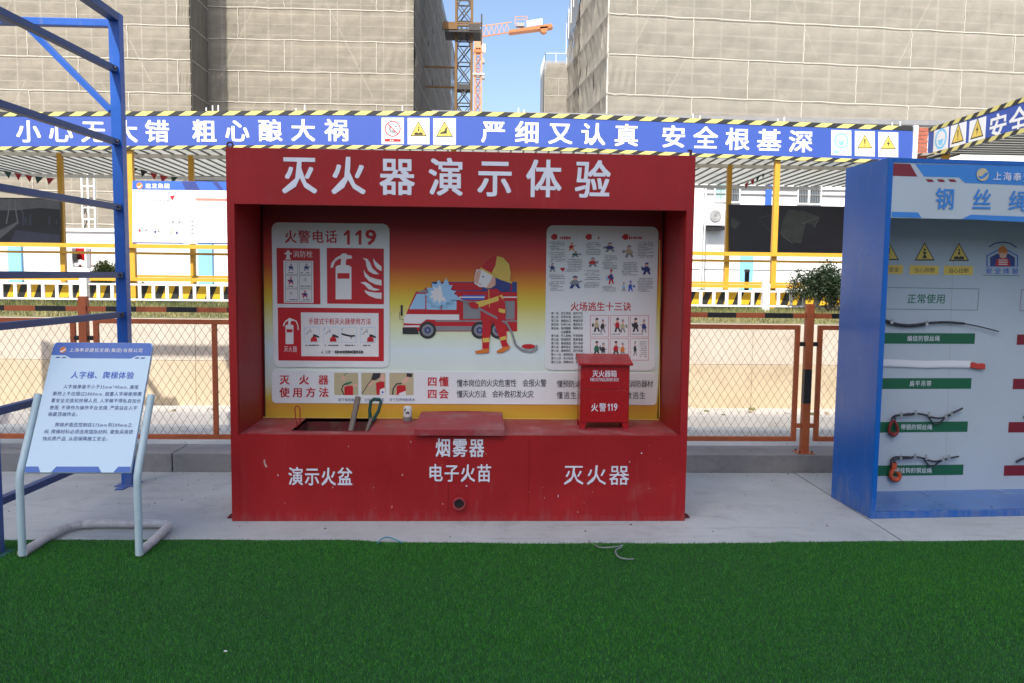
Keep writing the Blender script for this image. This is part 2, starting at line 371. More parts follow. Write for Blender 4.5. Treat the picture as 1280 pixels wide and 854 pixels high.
class Print:
    """flat print or cut vinyl on a plane; positions are measured points on that plane"""
    def __init__(s, pl, d=0.003): s.pl = pl; s.mb = MB(); s.d = d; s.k = 0
    def lay(s): s.k += 1; return s.d + 0.00015*s.k
    def poly(s, pts, mt, d=None, th=0.0):
        d = s.lay() if d is None else d
        q = [s.pl.loc(*p) for p in pts]; n = len(q)
        if th:
            s.mb.add([s.pl.pt(a, b, d-th) for a, b in q] + [s.pl.pt(a, b, d) for a, b in q],
                     [tuple(range(n)), tuple(range(n, 2*n))] + [(i, (i+1) % n, n+(i+1) % n, n+i) for i in range(n)], mt)
        else: s.mb.add([s.pl.pt(a, b, d) for a, b in q], [tuple(range(n))], mt)
        return s
    def rect(s, x0, y0, x1, y1, mt, d=None, th=0.0):
        ym = (y0+y1)/2; xm = (x0+x1)/2
        a0 = s.pl.loc(x0, ym)[0]; a1 = s.pl.loc(x1, ym)[0]; b0 = s.pl.loc(xm, y1)[1]; b1 = s.pl.loc(xm, y0)[1]
        return s.ab([(a0, b0), (a1, b0), (a1, b1), (a0, b1)], mt, d, th)
    def ab(s, q, mt, d=None, th=0.0):
        d = s.lay() if d is None else d; n = len(q)
        if th: s.mb.add([s.pl.pt(a, b, d-th) for a, b in q] + [s.pl.pt(a, b, d) for a, b in q],
                        [tuple(range(n)), tuple(range(n, 2*n))] + [(i, (i+1) % n, n+(i+1) % n, n+i) for i in range(n)], mt)
        else: s.mb.add([s.pl.pt(a, b, d) for a, b in q], [tuple(range(n))], mt)
        return s
    def rrect(s, x0, y0, x1, y1, r, mt, d=None, th=0.0):
        ym = (y0+y1)/2; xm = (x0+x1)/2
        a0 = s.pl.loc(x0, ym)[0]; a1 = s.pl.loc(x1, ym)[0]; b0 = s.pl.loc(xm, y1)[1]; b1 = s.pl.loc(xm, y0)[1]; q = []
        for cx, cy, t0 in ((a1-r, b1-r, 0), (a0+r, b1-r, 90), (a0+r, b0+r, 180), (a1-r, b0+r, 270)):
            for t in range(0, 91, 18): q.append((cx+r*math.cos(math.radians(t0+t)), cy+r*math.sin(math.radians(t0+t))))
        return s.ab(q, mt, d, th)
    def disc(s, x, y, r, mt, ry=None, k=20, d=None):
        ry = ry or r
        return s.poly([(x+r*math.cos(2*PI*i/k), y+ry*math.sin(2*PI*i/k)) for i in range(k)], mt, d)
    def ring(s, x, y, r, wd, mt, k=24, d=None):
        d = s.lay() if d is None else d; V = []; F = []
        for i in range(k):
            for rr in (r, r-wd):
                V.append(s.pl.pt(*s.pl.loc(x+rr*math.cos(2*PI*i/k), y+rr*math.sin(2*PI*i/k)), d))
        for i in range(k): j = (i+1) % k; F.append((2*i, 2*j, 2*j+1, 2*i+1))
        s.mb.add(V, F, mt); return s
    def stroke(s, pts, wd, mt, d=None):
        d = s.lay() if d is None else d; p = [np.array(q, float) for q in pts]; L = []; R_ = []
        for i, q in enumerate(p):
            t = p[min(i+1, len(p)-1)]-p[max(i-1, 0)]; t /= (np.linalg.norm(t)+1e-9); nn = np.array([-t[1], t[0]])*wd/2
            L.append(q+nn); R_.append(q-nn)
        V = [s.pl.pt(*s.pl.loc(*q), d) for q in L+R_]; n = len(p)
        s.mb.add(V, [(i, i+1, n+i+1, n+i) for i in range(n-1)], mt); return s
    def frame(s, x0, y0, x1, y1, wd, mt):
        d = s.lay()
        s.stroke([(x0, y0+wd/2), (x1, y0+wd/2)], wd, mt, d); s.stroke([(x0, y1-wd/2), (x1, y1-wd/2)], wd, mt, d)
        s.stroke([(x0+wd/2, y0+wd), (x0+wd/2, y1-wd)], wd, mt, d); s.stroke([(x1-wd/2, y0+wd), (x1-wd/2, y1-wd)], wd, mt, d); return s
    def char(s, ch, xc, yc, wpx, hpx, mt, bold=0.0, d=None, res=2, shear=0.0):
        d = s.lay() if d is None else d
        vs, fs = glyph(ch, bold, res)
        if not len(vs): return s
        a, b = s.pl.loc(xc, yc); a1 = s.pl.loc(xc+wpx/2, yc)[0]; a0 = s.pl.loc(xc-wpx/2, yc)[0]
        b1 = s.pl.loc(xc, yc-hpx/2)[1]; b0 = s.pl.loc(xc, yc+hpx/2)[1]
        sx = (a1-a0)/0.93; sy = (b1-b0)/0.94
        put_glyph(s.mb, vs, fs, bold*.75, lambda x, y, dd: s.pl.pt(a+(x-0.5)*sx, b+(y-0.38)*sy, dd), d, mt); return s
    def row(s, text, x0, x1, y0, y1, mt, bold=0.0, wpx=None, res=2, y0b=None):
        """evenly spaced full-width characters between x0 and x1; blank = gap"""
        n = len(text); wpx = wpx or min((x1-x0)/n*0.93, (y1-y0)*0.98); d = s.lay()
        for i, ch in enumerate(text):
            t = i/(n-1) if n > 1 else 0.5
            if ch == ' ': continue
            s.char(ch, x0+wpx/2+(x1-x0-wpx)*t, (y0+y1)/2 + (y0b or 0)*t, wpx, y1-y0, mt, bold, d, res)
        return s
    def fit(s, text, x0, x1, y0, y1, mt, bold=0.0, res=2):
        """a whole string stretched to fill the measured box"""
        vs, fs = glyph(text, bold, res); d = s.lay(); ym = (y0+y1)/2; xm = (x0+x1)/2
        a0 = s.pl.loc(x0, ym)[0]; a1 = s.pl.loc(x1, ym)[0]; b0 = s.pl.loc(xm, y1)[1]; b1 = s.pl.loc(xm, y0)[1]
        mn = vs.min(0); mx = vs.max(0)
        put_glyph(s.mb, vs, fs, bold*.75, lambda x, y, dd: s.pl.pt(a0+(x-mn[0])/(mx[0]-mn[0])*(a1-a0), b0+(y-mn[1])/(mx[1]-mn[1])*(b1-b0), dd), d, mt); return s
    def dashes(s, x0, y0, x1, y1, rows, mt, rnd=random, h=0.55, cw=1.6):
        """lines of print too small to read: one tick per character"""
        d = s.lay(); st = (y1-y0)/rows
        for r in range(rows):
            y = y0+st*(r+0.5); x = x0 + (cw*rnd.choice((0, 0, 1, 2))); xe = x1-(x1-x0)*(rnd.random()*0.5 if rnd.random() < 0.3 else rnd.random()*0.06)
            while x < xe:
                ww = cw*(0.6+0.25*rnd.random())
                hh = st*h*(0.7+0.5*rnd.random())
                if rnd.random() < 0.93:
                    s.poly([(x, y-hh/2), (x+ww, y-hh/2), (x+ww, y+hh/2), (x, y+hh/2)], mt, d)
                x += cw
        return s
    def doodle(s, x0, y0, x1, y1, c1, c2=None, c3=None):
        """small cartoon figure of a poster: head, body, arms, legs, prop"""
        k0 = s.k; c2 = c2 or c1; c3 = c3 or INKSKIN; W = x1-x0; H = y1-y0; r = random.random
        f = 1 if r() < 0.5 else -1; cx = x0+W*(0.4+0.2*r())
        s.poly([(cx-W*0.18, y0+H*0.35), (cx+W*0.16, y0+H*0.33), (cx+W*(0.2+0.1*r()), y0+H*0.7), (cx-W*0.05, y0+H*0.78), (cx-W*0.25, y0+H*0.66)], c1)
        s.poly([(cx-W*0.2, y0+H*0.68), (cx, y0+H*0.7), (cx-W*0.12, y0+H), (cx-W*0.32, y0+H)], c2)
        s.poly([(cx, y0+H*0.7), (cx+W*0.18, y0+H*0.66), (cx+W*0.34, y0+H*0.96), (cx+W*0.2, y0+H)], c2)
        s.disc(cx+W*0.03*f, y0+H*0.2, W*0.13, c3, H*0.15, 12)
        s.poly([(cx-W*0.15, y0+H*0.15), (cx-W*0.05, y0), (cx+W*0.12, y0+H*0.02), (cx+W*0.18, y0+H*0.16)], c2)
        s.stroke([(cx, y0+H*0.42), (cx+f*W*0.25, y0+H*0.5), (cx+f*W*0.42, y0+H*(0.3+0.2*r()))], W*0.08, c1)
        s.stroke([(cx-f*W*0.1, y0+H*0.42), (cx-f*W*0.3, y0+H*0.6)], W*0.07, c1)
        if r() < 0.7:
            bx = x1-W*0.22 if f > 0 else x0; s.poly([(bx, y0+H*0.45), (bx+W*0.2, y0+H*0.4), (bx+W*0.22, y0+H*0.62), (bx+W*0.04, y0+H*0.66)], c2)
        s.k = k0; return s
    def build(s, name, parent): return s.mb.build(name, parent, fix=False)
def numeral_one(p, x0, x1, y0, y1, wd, mt):
    p.poly([(x1, y0), (x1, y1), (x1-wd, y1), (x1-wd, y0+(y1-y0)*.30), (x0, y0+(y1-y0)*.40), (x0, y0+(y1-y0)*.24), (x1-wd*.9, y0)], mt); return p
def triangle_sign(p, cx, cy, r, kind=0, edge=None):
    e = edge or BLKS
    def tri(k): return [(cx, cy-r*k*1.05), (cx+r*k, cy+r*k*0.78), (cx-r*k, cy+r*k*0.78)]
    p.poly(tri(1), e); p.poly(tri(0.84), INKYEL)
    if kind == 0: p.poly([(cx-r*.1, cy-r*.45), (cx+r*.1, cy-r*.45), (cx+r*.05, cy+r*.25), (cx-r*.05, cy+r*.25)], e); p.disc(cx, cy+r*.45, r*.08, e, k=8)
    elif kind == 1: p.poly([(cx+r*.1, cy-r*.5), (cx-r*.2, cy+r*.1), (cx, cy+r*.08), (cx-r*.08, cy+r*.55), (cx+r*.22, cy-r*.08), (cx+r*.02, cy-r*.06)], e)
    elif kind == 2:
        p.poly([(cx-r*.5, cy+r*.35), (cx-r*.1, cy+r*.3), (cx, cy+r*.45), (cx+r*.1, cy+r*.3), (cx+r*.5, cy+r*.35), (cx+r*.5, cy+r*.62), (cx-r*.5, cy+r*.62)], e)
        p.disc(cx+r*.02, cy-r*.3, r*.1, e, k=8); p.poly([(cx-r*.12, cy-r*.15), (cx+r*.12, cy-r*.1), (cx+r*.05, cy+r*.2), (cx-r*.05, cy+r*.2)], e)
    elif kind == 3: p.poly([(cx+r*.15, cy-r*.3), (cx+r*.3, cy-r*.3), (cx+r*.25, cy+r*.4), (cx-r*.5, cy+r*.45), (cx-r*.5, cy+r*.3), (cx, cy+r*.1)], e)
    elif kind == 4:
        p.disc(cx, cy-r*.3, r*.12, e, k=8); p.poly([(cx-r*.2, cy-r*.1), (cx+r*.2, cy-r*.1), (cx+r*.06, cy+r*.2), (cx+r*.25, cy+r*.55), (cx-r*.25, cy+r*.55), (cx-r*.06, cy+r*.2)], e)

# ================================================================== GROUND
def sheet(name, x0, x1, y0, y1, z, m, parent=None):
    mb = MB(); mb.box(x0, x1, y0, y1, z-0.25, z, m); return mb.build(name, parent)
g = MB(); g.add([(-900, -700, -0.30), (900, -700, -0.30), (900, 3.3, -0.30), (-900, 3.3, -0.30)], [(0, 1, 2, 3)], GROUND)
struct(g.build('ground'))
g = MB(); g.add([(-900, 3.75, 1.17), (900, 3.75, 1.17), (900, 1500, 1.17), (-900, 1500, 1.17)], [(0, 1, 2, 3)], GROUND)
struct(g.build('upper_ground'))
JX = 2.87      # joint between the two poured slabs
struct(sheet('concrete_slab', -12, JX-0.006, -0.62, 1.36, 0.0, SLAB))
struct(sheet('concrete_slab', JX+0.006, 13, -0.62, 1.36, 0.001, SLAB))
for (a, b) in ((-12, -2.47), (-2.462, 0.9), (0.908, 6), (6.008, 13)):
    mb = MB(); mb.hexa([(a, 1.372, -0.2), (b, 1.372, -0.2), (b, 1.75, -0.2), (a, 1.75, -0.2), (a, 1.36, 0.158), (b, 1.36, 0.158), (b, 1.75, 0.158), (a, 1.75, 0.158)], KERBC)
    struct(mb.build('kerb', bevel=0.006))
mb = MB(); mb.box(-12, 13, 1.752, 3.3, -0.1, 0.152, SLAB); struct(mb.build('raised_platform'))

# artificial turf blades, one tuft mesh
def turf_edge(X): return np.interp(X, [-9, -1.7, -0.62, -0.55, 0.33, 1.95, 2.05, 3.6, 9], [-.395, -.40, -.415, -.445, -.482, -.487, -.462, -.44, -.42]) + 0.005*np.sin(X*7.3+1)
def turf():
    x0, x1, y0, y1 = -3.7, 4.9, -3.1, -0.40
    n = int((x1-x0)*(y1-y0)*34000)
    X = RNG.uniform(x0, x1, n); Y = RNG.uniform(y0, y1, n)
    edge = turf_edge(X) + 0.004*np.sin(X*31) + np.where((X > -2.62) & (X < -2.38), 0.09*np.exp(-((X+2.5)/0.07)**2), 0)
    k = Y < edge; X = X[k]; Y = Y[k]; n = len(X)
    patch = np.sin(X*1.7+0.6*np.sin(Y*2.3))*np.sin(Y*2.9+X*0.8)
    h = RNG.uniform(0.006, 0.014, n)*(1+0.12*patch)*np.where(Y > -0.47, .6, 1); a = RNG.uniform(0, 2*PI, n); wd = RNG.uniform(0.0010, 0.0020, n)
    la = RNG.uniform(0, 2*PI, n); ln = RNG.uniform(0.001, 0.012, n)
    P = np.zeros((n, 3, 3), np.float32)
    P[:, 0] = np.stack([X-np.cos(a)*wd, Y-np.sin(a)*wd, np.full(n, 0.004)], 1)
    P[:, 1] = np.stack([X+np.cos(a)*wd, Y+np.sin(a)*wd, np.full(n, 0.004)], 1)
    P[:, 2] = np.stack([X+np.cos(la)*ln, Y+np.sin(la)*ln, 0.010+h], 1)
    me = bpy.data.meshes.new('artificial_turf'); me.vertices.add(3*n); me.vertices.foreach_set('co', P.ravel())
    me.loops.add(3*n); me.loops.foreach_set('vertex_index', np.arange(3*n)); me.polygons.add(n)
    me.polygons.foreach_set('loop_start', np.arange(0, 3*n, 3)); me.update()
    at_ = me.attributes.new('tint', 'FLOAT', 'POINT'); t = RNG.uniform(0, 1, n)**1.6; t = np.clip(t+0.05*patch, 0, 1)
    at_.data.foreach_set('value', np.repeat(t, 3).astype(np.float32))
    m = bpy.data.materials.new('turf_blade'); m.use_nodes = True; nn = m.node_tree.nodes; ll = m.node_tree.links; b = nn['Principled BSDF']
    an = nn.new('ShaderNodeAttribute'); an.attribute_name = 'tint'; cr = nn.new('ShaderNodeValToRGB'); ll.new(an.outputs['Fac'], cr.inputs[0])
    cr.color_ramp.elements[0].color = (0.005, 0.070, 0.004, 1); cr.color_ramp.elements[1].color = (0.085, 0.40, 0.035, 1)
    ll.new(cr.outputs[0], b.inputs['Base Color']); b.inputs['Roughness'].default_value = 0.55; b.inputs['Specular IOR Level'].default_value = 0.3
    me.materials.append(m); o = bpy.data.objects.new('artificial_turf', me); COL.objects.link(o)
    stuff(o, 'dark green artificial turf laid in front of the booths', 'turf')
turf()
mb = MB(); xs = np.arange(-12, 13.01, .1); ys = turf_edge(xs)-.004
for i in range(len(xs)-1): mb.hexa([(xs[i], -7, .002), (xs[i+1], -7, .002), (xs[i+1], ys[i+1], .002), (xs[i], ys[i], .002), (xs[i], -7, .0085), (xs[i+1], -7, .0085), (xs[i+1], ys[i+1], .0085), (xs[i], ys[i], .0085)], TURFB)
struct(mb.build('turf_backing'))

# grass on the verge above the retaining wall
def verge():
    mb = MB(); mb.box(-12, 13, 3.452, 7.3, 1.0, 1.185, SOIL); struct(mb.build('grass_verge'))
    n = 52000; X = RNG.uniform(-9, 9.5, n); Y = 3.46 + 3.5*RNG.uniform(0, 1, n)
    clump = np.sin(X*3.1)*np.sin(Y*2.7+X) + 0.5*np.sin(X*9+Y*5)
    h = RNG.uniform(0.02, 0.055, n)*(1+0.35*clump) + (Y > 5.4)*RNG.uniform(0, 0.05, n); a = RNG.uniform(0, 2*PI, n); wd = RNG.uniform(0.004, 0.008, n)
    la = RNG.uniform(0, 2*PI, n); ln = RNG.uniform(0.0, 0.03, n); z = 1.184
    P = np.zeros((n, 3, 3), np.float32)
    P[:, 0] = np.stack([X-np.cos(a)*wd, Y-np.sin(a)*wd, np.full(n, z)], 1)
    P[:, 1] = np.stack([X+np.cos(a)*wd, Y+np.sin(a)*wd, np.full(n, z)], 1)
    P[:, 2] = np.stack([X+np.cos(la)*ln, Y+np.sin(la)*ln, z+h], 1)
    me = bpy.data.meshes.new('verge_grass'); me.vertices.add(3*n); me.vertices.foreach_set('co', P.ravel())
    me.loops.add(3*n); me.loops.foreach_set('vertex_index', np.arange(3*n)); me.polygons.add(n)
    me.polygons.foreach_set('loop_start', np.arange(0, 3*n, 3)); me.update()
    at_ = me.attributes.new('tint', 'FLOAT', 'POINT'); t = np.clip(RNG.uniform(0, 1, n)*0.7+0.25*clump+0.25*(Y < 4.8), 0, 1)
    at_.data.foreach_set('value', np.repeat(t, 3).astype(np.float32))
    m = bpy.data.materials.new('verge_blade'); m.use_nodes = True; nn = m.node_tree.nodes; ll = m.node_tree.links; b = nn['Principled BSDF']
    an = nn.new('ShaderNodeAttribute'); an.attribute_name = 'tint'; cr = nn.new('ShaderNodeValToRGB'); ll.new(an.outputs['Fac'], cr.inputs[0])
    cr.color_ramp.elements[0].color = (0.07, 0.10, 0.025, 1); cr.color_ramp.elements[1].color = (0.27, 0.24, 0.10, 1)
    ll.new(cr.outputs[0], b.inputs['Base Color']); b.inputs['Roughness'].default_value = 0.8
    me.materials.append(m); o = bpy.data.objects.new('verge_grass', me); COL.objects.link(o)
    stuff(o, 'short yellowing grass on the verge behind the cream retaining wall', 'grass')
verge()
mb = MB(); mb.box(-12, 13, 7.302, 40, 0.9, 1.19, APRON); struct(mb.build('path'))

# retaining wall of cast panels on a footing
rw = thing('retaining_wall', (0, 3.3, 0), 'low cream concrete retaining wall running behind the orange mesh fence', 'wall')
xs = [-12, -8.9, -5.9, -2.9, 0.1, 3.1, 6.1, 9.1, 12.2]
for i in range(len(xs)-1):
    for (z0, z1, dy, cm) in ((0.25, 0.742, 0.0, CREAM), (0.745, 1.175, 0.004, CREAM2)):
        mb = MB(); j = random.uniform(-0.004, 0.004)
        mb.box(xs[i]+0.0015, xs[i+1]-0.0015, 3.2+dy+j*.5, 3.45, z0, z1, cm); mb.build('wall_panel', rw, bevel=0.003)
mb = MB(); mb.hexa([(-12, 2.68, 0.1), (12.2, 2.66, 0.1), (12.2, 3.45, 0.1), (-12, 3.45, 0.1), (-12, 2.74, 0.262), (12.2, 2.72, 0.262), (12.2, 3.45, 0.262), (-12, 3.45, 0.262)], FOOTC)
mb.build('footing', rw, bevel=0.01)
# small rubble and dirt lumps on the footing
mb = MB()
for i in range(140):
    x = random.uniform(-6, 6); y = random.uniform(2.76, 3.15); r = random.uniform(0.006, 0.03)
    mb.box(x-r, x+r*random.uniform(.5, 1.6), y-r, y+r, 0.255, 0.262+r*random.uniform(.3, 1), random.choice((FOOTC, SOIL, CREAM)))
stuff(mb.build('rubble'), 'crumbs of mortar and dirt lying on the footing of the cream wall', 'rubble')
def joint_marks():
    pass

mb = MB()
for i in range(330):
    y = random.choice((random.uniform(1.22, 1.355), random.uniform(-.38, 1.3), random.uniform(1.8, 2.6))); x = random.uniform(-3.6, 4.0)
    if abs(x) < 1.6 and -.02 < y < .75: continue
    z = .152 if y > 1.4 else .001; r = random.uniform(.001, .0036)*random.choice((1, 1, 1, 1.6))
    mb.box(x-r, x+r*random.uniform(.5, 1.8), y-r, y+r*random.uniform(.4, 1.5), z-.001, z+r, random.choice((FOOTC, SOIL, KERBC, BARK)))
for x, y in ((282, 814),):
    q = at(x, y, 2, .024); mb.box(q[0]-.007, q[0]+.007, q[1]-.003, q[1]+.003, .022, .026, WHITEP)
stuff(mb.build('grit'), 'small grit and scraps scattered over the concrete and turf', 'grit')

# ================================================================== ORANGE MESH FENCE
fe = thing('mesh_fence', (0, 1.46, 0.158), 'orange framed wire mesh fence with orange and black top rail on the kerb', 'fence')
FY = 1.46; PX = [-12.49+0.0, -9.38, -6.29, -3.205, -0.11, 2.985, 6.08, 9.17]
def fence_post():
    mb = MB()
    for z0, z1, m in ((0.158, 0.60, ORANGE), (0.60, 0.90, BLACKP), (0.90, 1.47, ORANGE)):
        mb.box(-0.033, 0.033, -0.03, 0.03, z0, z1, m)
    mb.box(-0.075, 0.075, -0.065, 0.065, 0.158, 0.166, ORANGE)
    for sx in (-1, 1):
        for sy in (-1, 1): mb.lathe((sx*0.055, sy*0.045, 0.166), (0, 0, 1), [(0, .008), (0.018, .008), (0.018, 0.0)], BLACKP, 6)
    for sx in (-1, 1):
        for z in (0.40, 1.12): mb.box(sx*0.038 if sx > 0 else -0.078, 0.078 if sx > 0 else -0.038, -0.02, 0.02, z-0.018, z+0.018, BLACKP if z > 1 else ORANGE)
    return mb
P0 = fence_post().build('post', fe, bevel=0.003, origin=(0, 0, 0)); P0.location = Vector((PX[1], FY, 0))-root_loc(fe)
for x in PX[2:]: copy_of(P0, (x, FY, 0), fe)
PW = 3.095
def panel_frame():
    mb = MB(); a = 0.08; b = PW-0.08; z0, z1 = 0.262, 1.285; t = 0.04; y = 0.018
    mb.box(a, b, -y, y, z1-t, z1, ORANGE); mb.box(a, b, -y, y, z0, z0+t, ORANGE)
    for x in (a, b-t, a+0.98, b-0.98-t): mb.box(x, x+t, -y+0.002, y-0.002, z0+t, z1-t, ORANGE)
    return mb
def wire_panel():
    mb = MB(); a, b = 0.12, PW-0.12; z0, z1 = 0.302, 1.245; H = z1-z0; k = 1.56; sp = 0.068; r = 0.0016
    for s in (1, -1):
        x = a-H/k
        while x < b:
            t0, t1 = x, x+H/k
            za, zb = z0, z1
            if t0 < a: za = z0+(a-t0)*k; t0 = a
            if t1 > b: zb = z0+(b-x)*k; t1 = b
            if zb-za > 0.01:
                p, q = (t0, za), (t1, zb)
                if s < 0: p, q = (t0, z0+z1-za), (t1, z0+z1-zb)
                y = 0.002*s
                mb.tube([(p[0], y, p[1]), (q[0], -y, q[1])], r, WIRE, 3, cap=False)
            x += sp
    return mb
def top_rail():
    mb = MB(); x = 0.04; e = PW-0.04; cuts = [x, x+.15]+[x+.15+.2505*i for i in range(1, 12)]+[e]
    for i in range(len(cuts)-1): mb.box(cuts[i], cuts[i+1], -0.015, 0.015, 1.345, 1.388, (ORANGE, BLACKP)[i % 2])
    return mb
F0 = panel_frame().build('panel_frame', fe, bevel=0.002, origin=(0, 0, 0)); F0.location = Vector((PX[1], FY, 0))-root_loc(fe)
W0 = stuff(wire_panel().build('wire_mesh', fe, origin=(0, 0, 0))); W0.location = F0.location
R0 = top_rail().build('top_rail', fe, origin=(0, 0, 0)); R0.location = F0.location
for x in PX[2:-1]:
    for q in (F0, W0, R0): copy_of(q, (x, FY, 0), fe)

# ================================================================== RED BOOTH
bo = thing('fire_drill_booth', (0, 0, 0), 'large open red steel booth for extinguisher demonstrations with posters inside', 'booth')
BX = 1.553; BH = 2.5; BB = 0.626; CT = 0.597; LB_ = 2.136
FR = Plane((0, 0, 0), (1, 0, 0)); BK = Plane((0, BB, 0), (1, 0, 0))
for sx in (-1, 1):
    mb = MB(); a, b = sorted((sx*BX, sx*(BX-0.05)))
    mb.box(a, b, 0.0, 0.72, 0.0, BH, RED)
    mb.box(*(sorted((sx*(BX-0.05), sx*(BX-0.053)))), 0.03, 0.6, CT, 2.1, RED); mb.build('side_panel', bo, bevel=0.003)
mb = MB(); mb.box(-BX+0.05, BX-0.05, 0.001, 0.04, LB_, BH, RED); hp = mb.build('header_panel', bo)
mb = MB(); mb.box(-BX+0.05, BX-0.05, 0.04, 0.72, BH-0.04, BH-0.002, RED); mb.build('roof_panel', bo)
mb = MB(); mb.box(-BX+0.05, BX-0.05, 0.65, 0.72, 0, BH-0.04, REDDK); mb.build('back_panel', bo)
mb = MB(); mb.box(-BX+0.05, BX-0.05, 0.001, 0.03, 0.0, CT, RED)
mb.box(-BX+0.05, BX-0.05, -0.003, 0.001, 0.002, 0.045, RED)
cf = mb.build('counter_front', bo)
mb = MB()      # weld seam beads and chips on the counter front
for x in (-0.09, 0.46):
    mb.tube([(x, -0.0005, 0.05), (x+0.004, -0.0005, 0.59)], 0.0018, RED, 5)
for i in range(30):
    x = random.uniform(-1.5, 1.5); z = random.choice((random.uniform(0.06, 0.56), random.uniform(0.05, 0.3))); r = random.uniform(0.002, 0.007); a = random.uniform(0, 3)
    q = [(x+r*math.cos(a), -0.0012, z+r*1.6*math.sin(a)), (x-r*.5*math.sin(a), -0.0012, z+r*math.cos(a)), (x-r*math.cos(a), -0.0012, z-r*1.9*math.sin(a)), (x+r*.4*math.sin(a), -0.0012, z-r*math.cos(a))]
    mb.add(q, [(0, 1, 2, 3)], CHIP if random.random() < .8 else LETTER)
mb.add([(-1.33+dx, -0.0013, 0.40+dz) for dx, dz in ((-.006, .02), (.004, .03), (.008, .0), (.02, -.02), (.012, -.03), (-.002, -.01))], [(0, 1, 2, 3, 4, 5)], CHIP)
stuff(mb.build('paint_chips', cf, fix=False))
# counter top with the fire basin opening
hx0, hx1, hy0, hy1 = -1.175, -0.65, 0.13, 0.60
mb = MB()
mb.box(-BX+0.053, hx0, 0.03, 0.65, CT-0.02, CT, REDTOP); mb.box(hx1, BX-0.053, 0.03, 0.65, CT-0.02, CT, REDTOP)
mb.box(hx0, hx1, 0.03, hy0, CT-0.02, CT, REDTOP); mb.box(hx0, hx1, hy1, 0.65, CT-0.02, CT, REDTOP)
ctop = mb.build('counter_top', bo)
mb = MB(); t = 0.004
mb.box(hx0-t, hx0, hy0, hy1, 0.2, CT+0.006, REDDK); mb.box(hx1, hx1+t, hy0, hy1, 0.2, CT+0.006, REDDK)
mb.box(hx0-t, hx1+t, hy1, hy1+t, 0.2, CT+0.006, REDDK); mb.box(hx0-t, hx1+t, hy0-t, hy0, 0.2, CT+0.005, REDDK)
mb.box(hx0-t, hx1+t, hy0-t, hy1+t, 0.19, 0.2, REDDK)
mb.box(hx0+.01, hx1-.01, hy0+.01, hy1-.01, 0.2, 0.36, WOOD); mb.build('fire_basin', bo)
# smoke hatch lid, slightly bowed sheet with a turned-down lip
mb = MB(); N = 12; lx0, lx1 = -0.318, 0.292
def lz(x, y): return CT+0.052 + 0.010*(y/0.58) + 0.008*math.sin(PI*(x-lx0)/(lx1-lx0))*(y/0.58)
V = []; F = []
for i in range(N+1):
    x = lx0+(lx1-lx0)*i/N
    xs_ = x + (0.055*(1-i/N))*0
    V += [(x, -0.032, CT+0.004), (x, -0.034, CT+0.048), (x, 0.58, lz(x, 0.58)), (x, 0.58, lz(x, .58)-0.02), (x, -0.02, CT+0.03), (x, -0.026, CT+0.004)]
for i in range(N):
    for j in range(6): F.append((i*6+j, i*6+(j+1) % 6, (i+1)*6+(j+1) % 6, (i+1)*6+j))
F.append(tuple(range(6))); F.append(tuple(N*6+j for j in range(6)))
mb.add(V, F, REDTOP)
for sx in (lx0+0.002, lx1-0.022): mb.box(sx, sx+0.02, 0.0, 0.57, CT+0.0, CT+0.036, RED)
hatch = mb.build('hatch_lid', bo, bevel=0.002)
mb = MB(); mb.tube([at(371, 531, 1, 0.05)+np.array([0, 0, -.02]), at(368.5, 512, 1, 0.05), at(369.5, 508.5, 1, 0.05), at(373, 508, 1, 0.05), at(375, 511, 1, 0.05), at(375, 531, 1, 0.05)], 0.004, RED, 6)
mb.build('handle', ctop)
# drain pipe stub
mb = MB(); pc = at(574, 629, 1, 0)
mb.lathe((pc[0], 0.001, pc[2]), (0, -1, 0), [(0, 0.044), (0.028, 0.044), (0.030, 0.040), (0.028, 0.034), (0.0, 0.033)], REDTOP, 24)
mb.lathe((pc[0], -0.002, pc[2]), (0, -1, 0), [(0, 0.0), (0, 0.0335)], BLACKP, 24); mb.build('pipe_stub', bo, smooth=True)  # black disc stands in for the dark inside of the uncut pipe
for sx in (-1, 1):
    mb = MB(); a, b = sorted((sx*(BX), sx*(BX+0.05))); mb.box(a, b, 0.06, 0.14, 0.001, 0.012, REDDK)
    mb.hexa([(a, .08, .012), (b, .08, .012), (b, .088, .012), (a, .088, .012), (a if sx > 0 else b-.005, .08, .012+.03), (a+.005 if sx > 0 else b, .08, .042), (a+.005 if sx > 0 else b, .088, .042), (a if sx > 0 else b-.005, .088, .042)], REDDK)
    mb.build('anchor_bracket', bo)
def ring_mesh(c, R, r, ax='x', mt=RINGP):
    mb = MB(); pts = []
    for i in range(25):
        t = 2*PI*i/24; pts.append((c[0]+(R*math.cos(t) if ax == 'y' else 0), c[1]+(R*math.cos(t) if ax == 'x' else 0), c[2]+R*math.sin(t)))
    mb.tube(pts, r, mt, 8, cap=False); return mb
q = at(287.5, 181, 1, 0.04); ring_mesh((q[0], 0.04, 2.52), 0.019, 0.006, 'y').build('lifting_ring', bo, smooth=True)
mb = MB(); mb.box(BX-0.032, BX-0.018, 0.03, 0.05, BH, BH+0.035, RINGP); mb.box(BX-0.045, BX-0.018, 0.03, 0.05, BH+0.035, BH+0.045, RINGP); mb.build('lifting_lug', bo)
